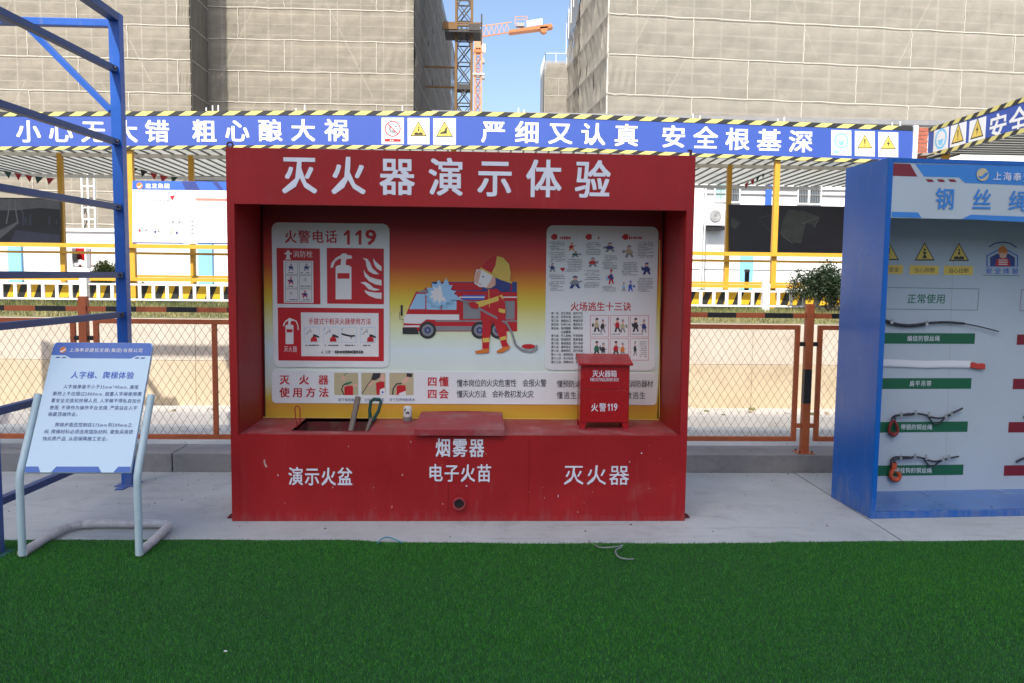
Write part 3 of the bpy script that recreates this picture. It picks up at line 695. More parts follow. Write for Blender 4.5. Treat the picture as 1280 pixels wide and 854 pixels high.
# letters of the booth front
for i, ch in enumerate('灭火器演示体验'):
    p = Print(FR, 0.0015); xc = 374.3+61.1*i; p.char(ch, xc, 218.5+0.95*i, 42, 47, LETTER, 0.026, d=0.002); p.build('character', hp)
for s_, x0, x1, y0, y1, bd in (('演示火盆', 361, 440, 584, 606.5, 0.022), ('烟雾器', 545, 605, 548, 571, 0.024), ('电子火苗', 535.5, 614, 580, 602, 0.022), ('灭火器', 705, 786, 581, 606, 0.007)):
    wc = (x1-x0)/len(s_)*0.9
    for i, ch in enumerate(s_):
        p = Print(FR, 0.0035); p.char(ch, x0+wc/2+(x1-x0-wc)*i/(len(s_)-1), (y0+y1)/2+.4*i/3, wc, y1-y0, LETTER, bd); p.build('character', cf)
# printed back sheet
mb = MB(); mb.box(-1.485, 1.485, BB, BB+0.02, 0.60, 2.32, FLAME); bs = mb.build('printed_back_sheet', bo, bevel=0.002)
p = Print(BK, 0.002); p.stroke([(329, 521.6), (824, 524.2)], 1.4, INKYEL); p.stroke([(824.5, 300), (824, 522)], 1.2, INKYEL); p.build('sheet_trim', bs)

def poster(name, x0, y0, x1, y1, r, d=0.008, m=PAPER):
    p = Print(BK, 0); p.rrect(x0, y0, x1, y1, r, m, d=d, th=0.006); return p.build(name, bo)
def extinguisher_icon(p, Z, m, band):
    """Z maps icon units (0..1 wide, 0..2 high) to picture points"""
    p.poly([Z(*q) for q in ((.12, .6), (.2, .52), (.34, .5), (.34, .42), (.36, .3), (.32, .2), (.1, .35), (0, .62), (-.1, .62), (-.06, .42), (.12, .2), (.36, .06), (.4, 0), (.56, 0), (.62, .06), (.82, .1), (.82, .22), (.6, .24), (.56, .34), (.56, .5), (.7, .52), (.8, .6), (.8, 2), (.12, 2))], m)
    p.poly([Z(*q) for q in ((.2, .86), (.72, .86), (.72, 1.1), (.2, 1.1))], band)
# --- left poster
po = poster('safety_poster', 341, 279, 487, 459, 0.05)
p = Print(BK, 0.009)
p.row('火警电话', 356.5, 421.5, 288, 304, INKRED, 0.02, wpx=14.5)
p.build('lettering', po)
for x0, x1 in ((430, 437.5), (444.5, 452)): numeral_one(Print(BK, 0.009), x0, x1, 288, 306, 3.4, INKRED).build('digit', po)
Print(BK, 0.009).fit('9', 457.5, 470, 287.6, 306.2, INKRED, 0.03).build('digit', po)
p = Print(BK, 0.009)
p.rect(346.5, 310.5, 400.5, 380, INKRED); p.rect(355, 326, 392, 378.6, WHITE)
p.poly([(357, 324.5), (357, 323), (358.3, 323), (358.3, 318), (356, 318), (356, 316), (358.3, 316), (358.8, 314), (360.5, 312.6), (362.2, 314), (362.7, 316), (365, 316), (365, 318), (362.7, 318), (362.7, 323), (364, 323), (364, 324.5)], WHITE)
p.row('消防栓', 366.5, 391, 313.5, 322, WHITE, 0.0, wpx=7.6)
for r_ in range(3):
    for c_ in range(2):
        x0, y0 = 357+17.4*c_, 327.5+16.8*r_; p.frame(x0, y0, x0+15.8, y0+16, 0.5, INKGREY)
        if (r_, c_) in ((1, 1), (2, 0)): p.row('灭' if r_ == 1 else '水', x0+5, x0+10, y0+3, y0+8, INKGREY, 0.0, wpx=4)
        else: p.doodle(x0+3, y0+2, x0+13, y0+11, INKNAVY, INKRED if r_ != 0 else INKGREY)
        p.dashes(x0+2, y0+12.4, x0+14, y0+14.6, 1, INKBLK)
p.build('hydrant_panel', po)
p = Print(BK, 0.009); p.rect(409, 310.5, 480, 380, INKRED)
extinguisher_icon(p, lambda a, b: (416.3+a*29, 317+b*28.6), WHITE, INKRED)
ZF = lambda q: [(330+a/7.53, 270+b/7.53) for a, b in q]
for fl in ([(930, 395), (975, 405), (1000, 440), (1020, 490), (1085, 550), (1035, 548), (985, 520), (965, 470), (960, 425)],
           [(1030, 395), (1048, 425), (1075, 450), (1108, 475), (1108, 520), (1070, 500), (1045, 470), (1032, 430)],
           [(938, 505), (960, 540), (1000, 575), (1060, 595), (1108, 603), (1108, 655), (1050, 645), (990, 615), (950, 570)],
           [(908, 625), (955, 620), (1000, 645), (1030, 675), (1098, 695), (1040, 705), (985, 690), (950, 650)],
           [(945, 697), (985, 712), (1050, 722), (1108, 722), (1108, 782), (1050, 775), (990, 750), (960, 725)]):
    p.poly(ZF(fl), WHITE)
p.build('extinguisher_pictogram', po)
p = Print(BK, 0.009); p.rect(348, 385, 480, 451, INKRED); p.rect(376.7, 391, 473.5, 445.5, WHITE)
extinguisher_icon(p, lambda a, b: (355.6+a*14.5+(0), 397.5+b*16.3), WHITE, INKRED)
p.stroke([(366, 399.5), (370.5, 401.5), (372.5, 406), (373.2, 412.5)], 1.4, WHITE)
p.row('灭火器', 355.5, 371.5, 432.5, 440, WHITE, 0.0, wpx=5)
p.row('手提式干粉灭火器使用方法', 386, 463.8, 397.8, 405.6, INKRED, 0.015, wpx=6.1)
for i, x in enumerate((380.5, 404.5, 427, 451)):
    p.frame(x, 409, x+19, 428, 0.35, INKSKY)
    if i != 2:
        p.poly([(x+8, 427), (x+8.5, 423), (x+11, 420.5), (x+14, 420.5), (x+16, 423), (x+16.5, 427)], INKRED)
        p.poly([(x+11, 421), (x+11.5, 417.5), (x+15, 418.5), (x+19.5, 421), (x+18.5, 422.5), (x+14, 421)], INKBLK)
        p.stroke([(x+3, 418), (x+6, 414), (x+9, 415.5)], 0.7, INKNAVY); p.stroke([(x+7, 411), (x+9, 414)], 0.6, INKNAVY)
    else:
        p.stroke([(x, 417), (x+5, 418.5), (x+12, 420), (x+17, 419.5)], 2.0, INKBLK); p.stroke([(x+12, 420), (x+12, 424)], 0.9, INKBLK)
    p.row(str(i+1), x+1, x+3.4, 409.8, 413, INKBLK, 0.0, wpx=3.2)
    p.dashes(x+2, 430.2, x+18, 433, 1, INKBLK, cw=1.3)
p.poly([(401.6, 441.5), (403, 438.2), (404.4, 441.5)], INKGREY); p.row('注意', 407, 413.5, 437.8, 441.8, INKBLK, 0.0, wpx=3.1)
p.dashes(417, 437.6, 456, 442, 1, INKBLK, cw=2.0, h=0.8)
p.build('instruction_panel', po)
# --- right poster
pr = poster('escape_poster', 682, 282.6, 820.7, 463, 0.05)
ZR = lambda a, b: (680+a/8.83, 280+b/8.83)
p = Print(BK, 0.009)
for x in (72, 452, 855):
    a, b = ZR(x, 130); p.poly([ZR(x, 150), ZR(x+18, 120), ZR(x+45, 108), ZR(x+75, 125), ZR(x+70, 170), ZR(x+30, 178)], INKRED)
    c_, d_ = ZR(x+78, 140); p.dashes(c_, d_, c_+15, d_+3.4, 1, INKRED, cw=2.4, h=1.0)
for (a, b, c_, d_) in ((60, 190, 235, 295), (55, 310, 230, 420), (250, 385, 420, 530), (55, 555, 225, 612), (55, 630, 225, 740), (460, 200, 615, 345), (645, 345, 805, 505), (445, 505, 610, 572), (445, 580, 610, 622), (445, 640, 610, 705), (640, 680, 800, 750), (1030, 200, 1205, 375), (855, 420, 1030, 572), (1030, 592, 1200, 750)):
    x0, y0 = ZR(a, b); x1, y1 = ZR(c_, d_); p.dashes(x0, y0, x1, y1, max(2, round((y1-y0)/2.05)), INKGREY, cw=1.15, h=0.5)
p.build('small_print', pr)
for (a, b, c_, d_, k1, k2) in ((245, 205, 345, 295, INKRED, INKORG), (290, 300, 410, 370, INKGRN, INKGREY), (50, 430, 145, 530, INKNAVY, INKGREY), (235, 572, 420, 712, INKGREY, INKNAVY), (650, 205, 810, 310, INKNAVY, INKGREY), (445, 370, 595, 475, INKRED, INKGREY), (700, 500, 790, 665, INKNAVY, INKRED), (860, 235, 1005, 370, INKTAN, INKGREY), (1070, 425, 1205, 560, INKNAVY, INKNAVY), (850, 640, 912, 745, INKSKY, INKGREY), (915, 625, 1000, 745, INKBLU, INKBLU)):
    x0, y0 = ZR(a, b); x1, y1 = ZR(c_, d_); p = Print(BK, 0.012); p.doodle(x0, y0, x1, y1, k1, k2); p.build('cartoon_figure', pr)
p = Print(BK, 0.012)
p.poly([ZR(175, 490), ZR(190, 480), ZR(202, 490), ZR(216, 480), ZR(232, 492), ZR(205, 528)], INKRED)
p.poly([ZR(675, 575), ZR(715, 570), ZR(718, 628), ZR(678, 632)], WHITE); p.poly([ZR(680, 580), ZR(712, 576), ZR(714, 622), ZR(682, 626)], INKSKY)
p.build('small_picture', pr)
p = Print(BK, 0.009); p.row('火场逃生十三诀', 713, 788.6, 377.6, 388.8, INKRED, 0.02, wpx=10.2)
L13 = ['第一诀:逃生预演,临危不乱', '第二诀:熟悉环境,暗记出口', '第三诀:通道出口,畅通无阻', '第四诀:扑灭小火,惠及他人', '第五诀:保持镇静,明辨方向', '　　　　迅速撤离', '第六诀:不入险地,不贪财物', '第七诀:简易防护,蒙鼻匍匐', '第八诀:善用通道,莫入电梯', '第九诀:缓降逃生,滑绳自救', '第十诀:避难场所,固守待援', '第十一诀:缓晃轻抛,寻求援助', '第十二诀:火已及身,切勿惊跑', '第十三诀:跳楼有术,虽损求生']
for i, s_ in enumerate(L13):
    y = 391.6+4.68*i; s_ = s_.replace('　', ' '); n = len(s_); p.row(s_, 688.8, 688.8+3.05*n, y-1.75, y+1.75, INKBLK, 0.01, wpx=2.95, res=1)
p.build('lettering', pr)
for r_ in range(2):
    for c_ in range(3):
        p = Print(BK, 0.009); x0, y0 = 737.5+24.9*c_, 394+29*r_; p.rect(x0, y0, x0+23.3, y0+27.4, WHITE); p.frame(x0, y0, x0+23.3, y0+27.4, 0.45, INKRED)
        if (r_, c_) == (1, 2): p.dashes(x0+12, y0+3, x0+21, y0+24, 8, INKGREY, cw=1.3); p.doodle(x0+2, y0+3, x0+9, y0+22, INKBLK, INKGREY)
        else:
            p.doodle(x0+2, y0+3, x0+14, y0+21, (INKTAN, INKRED, INKBLK, INKGRN, INKRED)[r_*3+c_], INKBLK); p.doodle(x0+11, y0+5, x0+21.5, y0+22, (INKBLK, INKTAN, INKNAVY, INKBLK, INKORG)[r_*3+c_], INKGREY)
            p.dashes(x0+2, y0+22.5, x0+16, y0+25, 1, INKGREY, cw=1.2)
        p.build('picture', pr)
# --- bottom strip
ps = poster('instruction_strip', 340, 464.5, 821, 505, 0.03, d=0.006)
for s_, x0, x1, y0, y1 in (('灭火器', 350, 410.5, 468.8, 480.6), ('使用方法', 350, 411, 484.3, 496.4)): p = Print(BK, 0.008); p.row(s_, x0, x1, y0, y1, INKRED, 0.03, wpx=12); p.build('heading', ps)
for s_, y0, y1 in (('四懂', 470.8, 483), ('四会', 486.3, 498.3)): p = Print(BK, 0.008); p.row(s_, 534.6, 560.6, y0, y1, INKRED, 0.03, wpx=11.6); p.build('heading', ps)
for s_, x0, x1, y0, y1 in (('懂本岗位的火灾危害性 会报火警', 571, 683, 474, 483.4), ('懂灭火方法 会补救初发火灾', 571, 667, 487.8, 497), ('懂预防火灾的措施 会使用消防器材', 696, 816, 475.2, 484.2), ('懂逃生方法 会组织疏散逃生', 696, 806.5, 489.6, 498.6)):
    p = Print(BK, 0.008); p.row(s_, x0, x1, y0, y1, INKBLK, 0.006, wpx=7.2); p.build('text_line', ps)
p = Print(BK, 0.008)
for s_, x0, x1 in (('拔下保险销', 423, 443), ('对准火焰根部', 456, 480), ('按下压把喷射灭火', 487, 519)): p.row(s_, x0, x1, 497.6, 501.6, INKNAVY, 0.0, wpx=3.6, res=1)
p.build('lettering', ps)
Z6 = lambda q: [(400+a/9.85, 460+b/9.85) for a, b in q]
p = Print(BK, 0.008); p.rrect(418, 466, 448, 493.6, 0.006, INKTAN)
p.poly(Z6([(300, 235), (330, 220), (400, 215), (410, 240), (410, 332), (305, 332)]), INKRED); p.stroke(Z6([(300, 330), (268, 270), (285, 215), (330, 185)]), 1.6, INKBLK)
p.poly(Z6([(300, 210), (340, 175), (395, 165), (400, 180), (345, 205)]), INKGRN); p.poly(Z6([(400, 215), (465, 190), (470, 215), (410, 240)]), INKSKIN)
p.disc(429.5, 472.6, 2.4, INKSKIN); p.stroke(Z6([(300, 100), (315, 70), (345, 62)]), 0.7, INKGRN); p.build('step_picture', ps)
p = Print(BK, 0.008); p.rrect(452, 466, 482, 493.6, 0.006, INKTAN)
p.poly(Z6([(655, 62), (750, 62), (745, 110), (680, 155), (630, 140)]), INKBLK); p.stroke(Z6([(640, 140), (580, 220), (520, 318)]), 1.0, INKBLK); p.poly(Z6([(650, 160), (690, 145), (640, 200), (590, 235), (595, 205)]), INKSKIN)
p.poly(Z6([(745, 90), (790, 70), (800, 160), (740, 165)]), INKSKIN); p.poly(Z6([(690, 185), (740, 165), (795, 170), (795, 240), (740, 260), (735, 330), (700, 330)]), INKRED); p.poly(Z6([(738, 265), (800, 240), (805, 330), (738, 330)]), WHITE)
p.disc(478.5, 490.2, 1.3, INKBLU); p.build('step_picture', ps)
p = Print(BK, 0.008); p.rrect(487, 466, 517, 493.6, 0.006, INKTAN)
p.poly(Z6([(1070, 62), (1140, 70), (1130, 115), (1065, 105)]), INKBLK); p.poly(Z6([(1065, 105), (1110, 115), (1060, 185), (1010, 190), (1015, 160)]), INKSKIN)
p.poly(Z6([(945, 225), (975, 210), (1045, 210), (1058, 235), (1058, 280), (965, 332), (945, 332)]), INKRED); p.poly(Z6([(975, 310), (1055, 280), (1060, 332), (968, 332)]), WHITE); p.stroke(Z6([(895, 330), (905, 250), (945, 195), (1010, 190)]), 1.7, INKBLK); p.build('step_picture', ps)
# --- fire engine and firefighter cartoon
Z5 = lambda q: [(490+a/5.337, 300+b/5.337) for a, b in q]
p = Print(BK, 0.003)
p.poly(Z5([(265, 280), (833, 280), (833, 400), (430, 400), (400, 350), (265, 345)]), INKNAVY)
p.poly(Z5([(300, 285), (600, 285), (600, 335), (300, 335)]), INKRED); p.poly(Z5([(720, 285), (800, 285), (800, 340), (720, 340)]), INKRED)
p.poly(Z5([(160, 345), (240, 335), (440, 340), (835, 350), (835, 610), (75, 610), (80, 530), (95, 490)]), INKRED)
p.poly(Z5([(165, 360), (222, 360), (222, 462), (115, 462)]), INKSKY); p.poly(Z5([(230, 360), (325, 360), (325, 466), (230, 464)]), INKSKY); p.poly(Z5([(332, 365), (432, 365), (430, 466), (332, 466)]), INKSKY)
p.poly(Z5([(90, 495), (448, 497), (448, 534), (300, 534), (230, 530), (190, 560), (82, 556), (78, 520)]), WHITE)
p.poly(Z5([(470, 368), (625, 368), (625, 400), (470, 400)]), INKBLU); p.poly(Z5([(475, 408), (590, 408), (590, 527), (475, 527)]), INKGREY); p.poly(Z5([(750, 408), (818, 408), (818, 530), (750, 530)]), INKGREY)
p.poly(Z5([(450, 378), (835, 378), (835, 386), (450, 386)]), WHITE); p.poly(Z5([(290, 536), (835, 536), (835, 546), (290, 546)]), INKGREY); p.poly(Z5([(290, 575), (540, 575), (540, 606), (290, 606)]), INKGREY)
p.poly(Z5([(70, 585), (165, 585), (180, 628), (72, 628)]), INKBLK); p.poly(Z5([(80, 570), (185, 570), (183, 582), (80, 582)]), WHITE)
p.stroke(Z5([(65, 435), (65, 505)]), 2.6, INKBLK); p.stroke(Z5([(52, 480), (52, 528), (80, 530)]), 0.6, INKBLK)
p.poly(Z5([(215, 335), (222, 318), (240, 318), (248, 335)]), INKRED); p.poly(Z5([(172, 345), (215, 333), (290, 335), (290, 350), (172, 352)]), INKGREY)
for x in (238, 585, 708):
    X_, Y_ = Z5([(x, 602)])[0]; p.disc(X_, Y_, 10.6, INKBLK, 10.6, 26); p.disc(X_, Y_, 7.3, INKGREY, 7.3, 22); p.disc(X_, Y_, 4.2, INKNAVY, 4.2, 14); p.disc(X_, Y_, 2, INKGREY, k=10)
p.build('fire_engine_picture', bs)
p = Print(BK, 0.0098)
p.poly(Z5([(605, 535), (655, 535), (660, 600), (648, 690), (648, 750), (605, 752), (600, 650)]), INKRED); p.poly(Z5([(675, 540), (755, 535), (765, 620), (765, 680), (788, 722), (745, 745), (712, 640)]), INKRED)
p.poly(Z5([(605, 655), (650, 652), (650, 680), (605, 684)]), INKYEL); p.poly(Z5([(718, 650), (758, 640), (764, 662), (724, 672)]), INKYEL)
p.poly(Z5([(605, 725), (650, 725), (645, 752), (560, 758), (552, 742), (600, 730)]), INKORG); p.poly(Z5([(740, 715), (785, 705), (788, 722), (735, 752), (698, 752), (700, 738)]), INKORG)
p.poly(Z5([(622, 370), (640, 330), (700, 325), (735, 360), (755, 430), (755, 540), (600, 545), (590, 470)]), INKRED)
p.poly(Z5([(615, 405), (735, 365), (745, 395), (620, 435)]), INKYEL)
p.stroke(Z5([(645, 330), (650, 450)]), 0.8, INKYEL)
p.poly(Z5([(710, 370), (745, 400), (760, 470), (755, 535), (712, 530), (715, 450)]), INKRED); p.poly(Z5([(712, 455), (757, 465), (752, 490), (712, 480)]), INKYEL)
p.poly(Z5([(560, 415), (620, 400), (620, 440), (560, 450)]), INKYEL)
p.stroke(Z5([(430, 390), (500, 415), (570, 450), (640, 490), (700, 520), (765, 555), (800, 620), (825, 700), (870, 735), (925, 745), (962, 728), (965, 700)]), 2.6, INKGREY)
p.disc(*Z5([(910, 709)])[0], 8.5, INKRED, 2.9)
p.poly(Z5([(505, 420), (545, 412), (578, 430), (575, 460), (530, 455)]), INKRED); p.poly(Z5([(700, 500), (745, 498), (742, 540), (705, 542)]), INKRED)
p.poly(Z5([(590, 215), (640, 205), (690, 255), (690, 300), (660, 322), (625, 322), (590, 295)]), INKSKIN)
p.poly(Z5([(690, 250), (790, 280), (790, 335), (720, 345), (690, 310)]), INKNAVY)
p.poly(Z5([(565, 195), (600, 200), (670, 235), (660, 270), (630, 315), (585, 315), (550, 290), (552, 240)]), WHITE); p.poly(Z5([(572, 200), (596, 205), (572, 300), (552, 280), (556, 235)]), INKSKIN)
p.disc(*Z5([(607, 245)])[0], 1.1, INKBLK, k=8); p.stroke(Z5([(580, 285), (590, 300), (600, 292)]), 0.6, INKRED)
p.poly(Z5([(595, 190), (620, 150), (660, 118), (700, 108), (700, 225), (660, 222)]), INKRED); p.poly(Z5([(700, 108), (740, 118), (780, 160), (792, 220), (785, 275), (740, 262), (665, 220), (690, 170)]), INKYEL)
p.stroke(Z5([(590, 188), (660, 228), (730, 262), (800, 285)]), 2.2, INKYEL)
p.build('firefighter_picture', bs)
p = Print(BK, 0.0156)
pts = []
for i in range(26):
    t = 2*PI*i/26; r = (62+28*(i % 2)+14*random.random()); pts.append((325+r*math.cos(t)*1.1, 365+r*math.sin(t)))
p.poly(Z5(pts), INKSKY)
pts = []
for i in range(20):
    t = 2*PI*i/20; r = (38+22*(i % 2)+8*random.random()); pts.append((318+r*math.cos(t)*1.1, 362+r*math.sin(t)))
p.poly(Z5(pts), WHITE); p.poly(Z5([(360, 255), (380, 290), (395, 345), (470, 400), (400, 400), (340, 380), (330, 320)]), INKSKY)
p.build('water_spray_picture', bs)

# ================================================================== THINGS ON THE BOOTH COUNTER
eb = thing('extinguisher_box', (1.02, 0.27, CT), 'glossy red fire extinguisher box standing on the booth counter', 'box')
c0 = at(724.5, 535, 1, 0.255); c1 = at(785.5, 535, 1, 0.255); ex0, ex1 = c0[0], c1[0]; ey0, ey1 = 0.255, 0.42; ez1 = at(755, 456, 1, 0.255)[2]
mb = MB(); mb.box(ex0, ex1, ey0, ey1, CT+0.045, ez1, REDBOX)
body = mb.build('body', eb, bevel=0.003)
mb = MB(); mb.box(ex0+.004, ex1-.004, ey0-.005, ey0-.0005, at(755, 487, 1, .25)[2]+.002, ez1-0.006, REDBOX); mb.build('upper_door', eb, bevel=0.0015)
mb = MB(); mb.box(ex0+.004, ex1-.004, ey0-.005, ey0-.0005, CT+0.05, at(755, 487, 1, .25)[2]-.002, REDBOX); mb.build('lower_door', eb, bevel=0.0015)
for x, s in ((ex0, 1), (ex1, -1)):
    for y in (ey0, ey1-0.03):
        mb = MB(); a = x; b = x+s*0.05; c = x+s*0.035
        mb.hexa([(min(a, c), y, CT), (max(a, c), y, CT), (max(a, c), y+.03, CT), (min(a, c), y+.03, CT), (min(a, b), y, CT+.045), (max(a, b), y, CT+.045), (max(a, b), y+.03, CT+.045), (min(a, b), y+.03, CT+.045)], REDBOX); mb.build('foot', eb)
lt = at(755, 446, 1, 0.42)[2]
mb = MB(); mb.hexa([(ex0-.018, ey0-.03, ez1-.004), (ex1+.018, ey0-.03, ez1-.004), (ex1+.018, ey1+.015, ez1+.02), (ex0-.018, ey1+.015, ez1+.02),
                    (ex0-.018, ey0-.03, ez1+.012), (ex1+.018, ey0-.03, ez1+.012), (ex1+.018, ey1+.015, ez1+.062), (ex0-.018, ey1+.015, ez1+.062)], REDBOX); mb.build('lid', eb, bevel=0.003)
EB = Plane((0, ey0-.005, 0), (1, 0, 0)); p = Print(EB, 0.0008)
p.row('灭火器箱', 740.5, 771, 463, 471.5, LETTER, 0.014, wpx=7.4); p.fit('FIRE EXTINGUISHER BOX', 738, 773.5, 472.6, 476.8, LETTER, 0.01)
p.build('lettering', eb)
p = Print(EB, 0.0008); p.row('火警', 739, 757.5, 504, 514.5, LETTER, 0.014, wpx=8.4); numeral_one(p, 759.6, 761.9, 504.5, 513.6, 1.1, LETTER); numeral_one(p, 763.4, 765.7, 504.5, 513.6, 1.1, LETTER); p.fit('9', 767.3, 771.5, 504.5, 513.6, LETTER, 0.015); p.build('lettering', eb)

sh = thing('shovel', tuple(at(437, 541, 1, 0.3)), 'shovel with plain worn wooden handle standing in the booth fire basin', 'shovel')
mb = MB(); a = at(436.5, 548, 1, 0.3); b = at(447.5, 497, 1, 0.5); lo = a+(a-b)*0.75; lo[2] = max(lo[2], 0.34)
mb.tube([tuple(a-(b-a)*0.25), tuple((a+b)/2), tuple(b)], 0.02, WOOD, 10, rs=[0.019, 0.02, 0.022]); mb.build('handle', sh, smooth=True)
mb = MB(); a2 = a-(b-a)*0.25; mb.bar(tuple(a2), (a2[0]-0.02, a2[1]-0.06, 0.37), 0.16, 0.006, GREYM, up=(0, 1, 0.2)); mb.build('blade', sh)
sh = thing('shovel', tuple(at(462, 540, 1, 0.3)), 'shovel with dark green plastic grip right of the wooden handled one', 'shovel')
b0 = at(458, 541, 1, 0.3); b1 = at(463.5, 524, 1, 0.42)
mb = MB(); mb.tube([tuple(b0-(b1-b0)*1.2), tuple(b0), tuple(b1)], 0.013, WOOD, 8); mb.build('shaft', sh, smooth=True)
mb = MB(); Yg = 0.46
mb.tube([at(463, 527, 1, Yg), at(462, 513, 1, Yg), at(463.5, 502, 1, Yg), at(467, 499, 1, Yg), at(474, 499.5, 1, Yg), at(476.3, 503, 1, Yg), at(473, 514, 1, Yg), at(466, 526, 1, Yg)], 0.011, GRNPL, 8, rs=[.014, .012, .012, .014, .014, .012, .012, .014]); mb.build('grip', sh, smooth=True)
mb = MB(); q = b0-(b1-b0)*1.2; mb.bar(tuple(q), (q[0]-.02, q[1]-.07, 0.37), 0.15, 0.006, GREYM, up=(0, 1, 0.2)); mb.build('blade', sh)
ca = thing('paint_tin', tuple(at(509.5, 527, 2, CT)), 'small white tin can with dark marks standing left of the hatch lid', 'can')
cb = at(509.5, 526.5, 2, CT); mb = MB()
mb.lathe((cb[0], cb[1], CT), (0, 0, 1), [(0, 0), (0, .031), (.004, .033), (.035, .033), (.037, .033)], GREYM, 18)
mb.lathe((cb[0], cb[1], CT), (0, 0, 1), [(.037, .033), (.1, .033), (.112, .026), (.113, 0)], TINW, 18); mb.build('body', ca, smooth=True)
CP = Plane((cb[0], cb[1]-.0335, 0), (1, 0, 0)); p = Print(CP, 0.001)
p.poly([(505.5, 512), (507.5, 510), (507, 513), (505, 514.5)], INKBLK); p.poly([(507, 516), (508.5, 515), (509, 517), (507.5, 518)], INKBLK); p.poly([(509, 514.5), (511.5, 515), (511, 518), (509.2, 517)], INKBLK); p.build('label_marks', ca)

# ================================================================== BLUE STEEL FRAME (LEFT)
bf = thing('climbing_frame', (-2.65, 0.92, 0), 'tall blue steel tube climbing frame with ladder rails left of the booth', 'frame')
FX = -2.65
def frame_post(x, y, h=3.6, s=0.08):
    mb = MB(); mb.box(x-s/2, x+s/2, y-s/2, y+s/2, 0.0, h, BLUEST); mb.box(x-0.08, x+0.08, y-0.08, y+0.08, 0.001, 0.009, BLUEST); mb.build('post', bf, bevel=0.004)
frame_post(FX, 0.95, 3.62); frame_post(FX-0.095, -0.65, 3.62); frame_post(-5.3, 0.95); frame_post(-5.3, -0.65)
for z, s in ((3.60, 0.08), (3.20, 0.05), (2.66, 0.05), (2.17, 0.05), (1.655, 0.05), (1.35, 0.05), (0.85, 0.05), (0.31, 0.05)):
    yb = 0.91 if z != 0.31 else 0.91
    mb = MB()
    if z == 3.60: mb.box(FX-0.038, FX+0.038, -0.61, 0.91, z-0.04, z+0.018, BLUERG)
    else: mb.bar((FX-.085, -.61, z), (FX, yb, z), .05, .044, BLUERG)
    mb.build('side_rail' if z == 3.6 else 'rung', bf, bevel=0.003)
    if z < 3.6:      # a bolt where the rung meets the post
        mb = MB(); mb.lathe((FX+0.025, 0.86, z), (1, 0, 0), [(0, .012), (.01, .012), (.01, 0)], MASTD, 8); mb.build('bolt', bf)
mb = MB(); mb.box(-5.26, FX-0.04, 0.925, 0.985, 3.52, 3.575, BLUEST); mb.build('top_rail', bf, bevel=0.003)
mb = MB(); mb.bar((-3.30, 0.945, 3.51), (-2.70, 0.945, 2.90), 0.045, 0.045, BLUEST, up=(0, 1, 0)); mb.build('brace', bf, bevel=0.003)
mb = MB(); mb.box(-3.46, -3.38, -0.6, 0.92, 3.515, 3.58, BLUEST); mb.build('cross_beam', bf, bevel=0.003)
mb = MB(); mb.box(-5.26, -3.95, 0.925, 0.975, 2.97, 3.02, BLUEST); mb.build('lower_chord', bf)
for a, b in (((-4.44, 3.51), (-4.12, 3.03)), ((-4.44, 3.51), (-4.76, 3.03)), ((-5.2, 3.51), (-4.8, 3.03))):
    mb = MB(); mb.bar((a[0], .945, a[1]), (b[0], .945, b[1]), 0.045, 0.045, BLUEST, up=(0, 1, 0)); mb.build('brace', bf)
mb = MB(); mb.box(FX-0.03, FX+0.03, 0.78, 0.9, 0.001, 0.01, BLUEST)
mb.build('base_plate', bf)

# ================================================================== INFORMATION STAND (LEFT)
isd = thing('information_stand', (-2.2, -0.7, 0), 'white tube information stand with pale board about ladders at the turf edge', 'sign')
XL, XR = -2.548, -1.876; YF = -0.71
ub = np.array([0, 0.38, 0.73]); ub /= np.linalg.norm(ub)      # lean of the board
nb = np.cross([1, 0, 0], ub)                                      # faces the viewer
zb = at(97, 591, 1, YF)[2]
for x in (XL, XR):
    mb = MB(); c = np.array([x, YF, zb-0.02])
    pts = [(x, YF, 0.02), (x, YF, 0.25), (x, YF, zb-0.07), tuple(c+np.array([0, .004, 0.0])), tuple(c+ub*0.06+np.array([0, .0, 0])), tuple(c+ub*0.3), tuple(c+ub*0.50)]
    mb.tube(pts, 0.0215, TUBE, 14); mb.build('leg', isd, smooth=True)
mb = MB(); fp = []
for q in ((XL, YF), (XL, -0.5), (XL, -0.3), (XL+.02, -0.21), (XL+.08, -0.165), (XL+.2, -.155), (XR-0.15, -0.155), (XR-.06, -0.17), (XR-.02, -0.22), (XR-.015, -0.3), (XR, -0.5), (XR, YF)): fp.append((q[0], q[1], 0.034))
FPn = []
for i in range(len(fp)-1):
    for t in range(4): FPn.append(tuple(np.array(fp[i])*(1-t/4)+np.array(fp[i+1])*t/4))
FPn.append(fp[-1])
mb.tube(FPn, 0.027, WRAP, 12, rs=[0.026+random.uniform(-.002, .004) for _ in FPn]); mb.build('wrapped_foot_tube', isd, smooth=True)
class Slant(Plane):
    def __init__(s, o, u, v, n): s.o = np.array(o, float); s.u = np.array(u, float); s.v = np.array(v, float); s.n = np.array(n, float)
BP = Slant((0, YF+0.0, zb), (1, 0, 0), ub, nb)
if BP.n[1] > 0: BP.n = -BP.n
c_bl = BP.loc(32.5, 591); c_tr = BP.loc(198.5, 430.5); c_tl = BP.loc(75.5, 428.5); c_br = BP.loc(162, 591.5)
BXL = -2.512; BXR = -1.912; BT = (c_tr[1]+c_tl[1])/2; BBt = min(c_bl[1], c_br[1])
p = Print(BP, 0)
def rr_ab(a0, a1, b0, b1, r):
    q = []
    for cx, cy, t0 in ((a1-r, b1-r, 0), (a0+r, b1-r, 90), (a0+.002, b0+.002, 180), (a1-.002, b0+.002, 270)):
        for t in range(0, 91, 18):
            rr = r if t0 < 180 else 0.002; q.append((cx+rr*math.cos(math.radians(t0+t)), cy+rr*math.sin(math.radians(t0+t))))
    return q
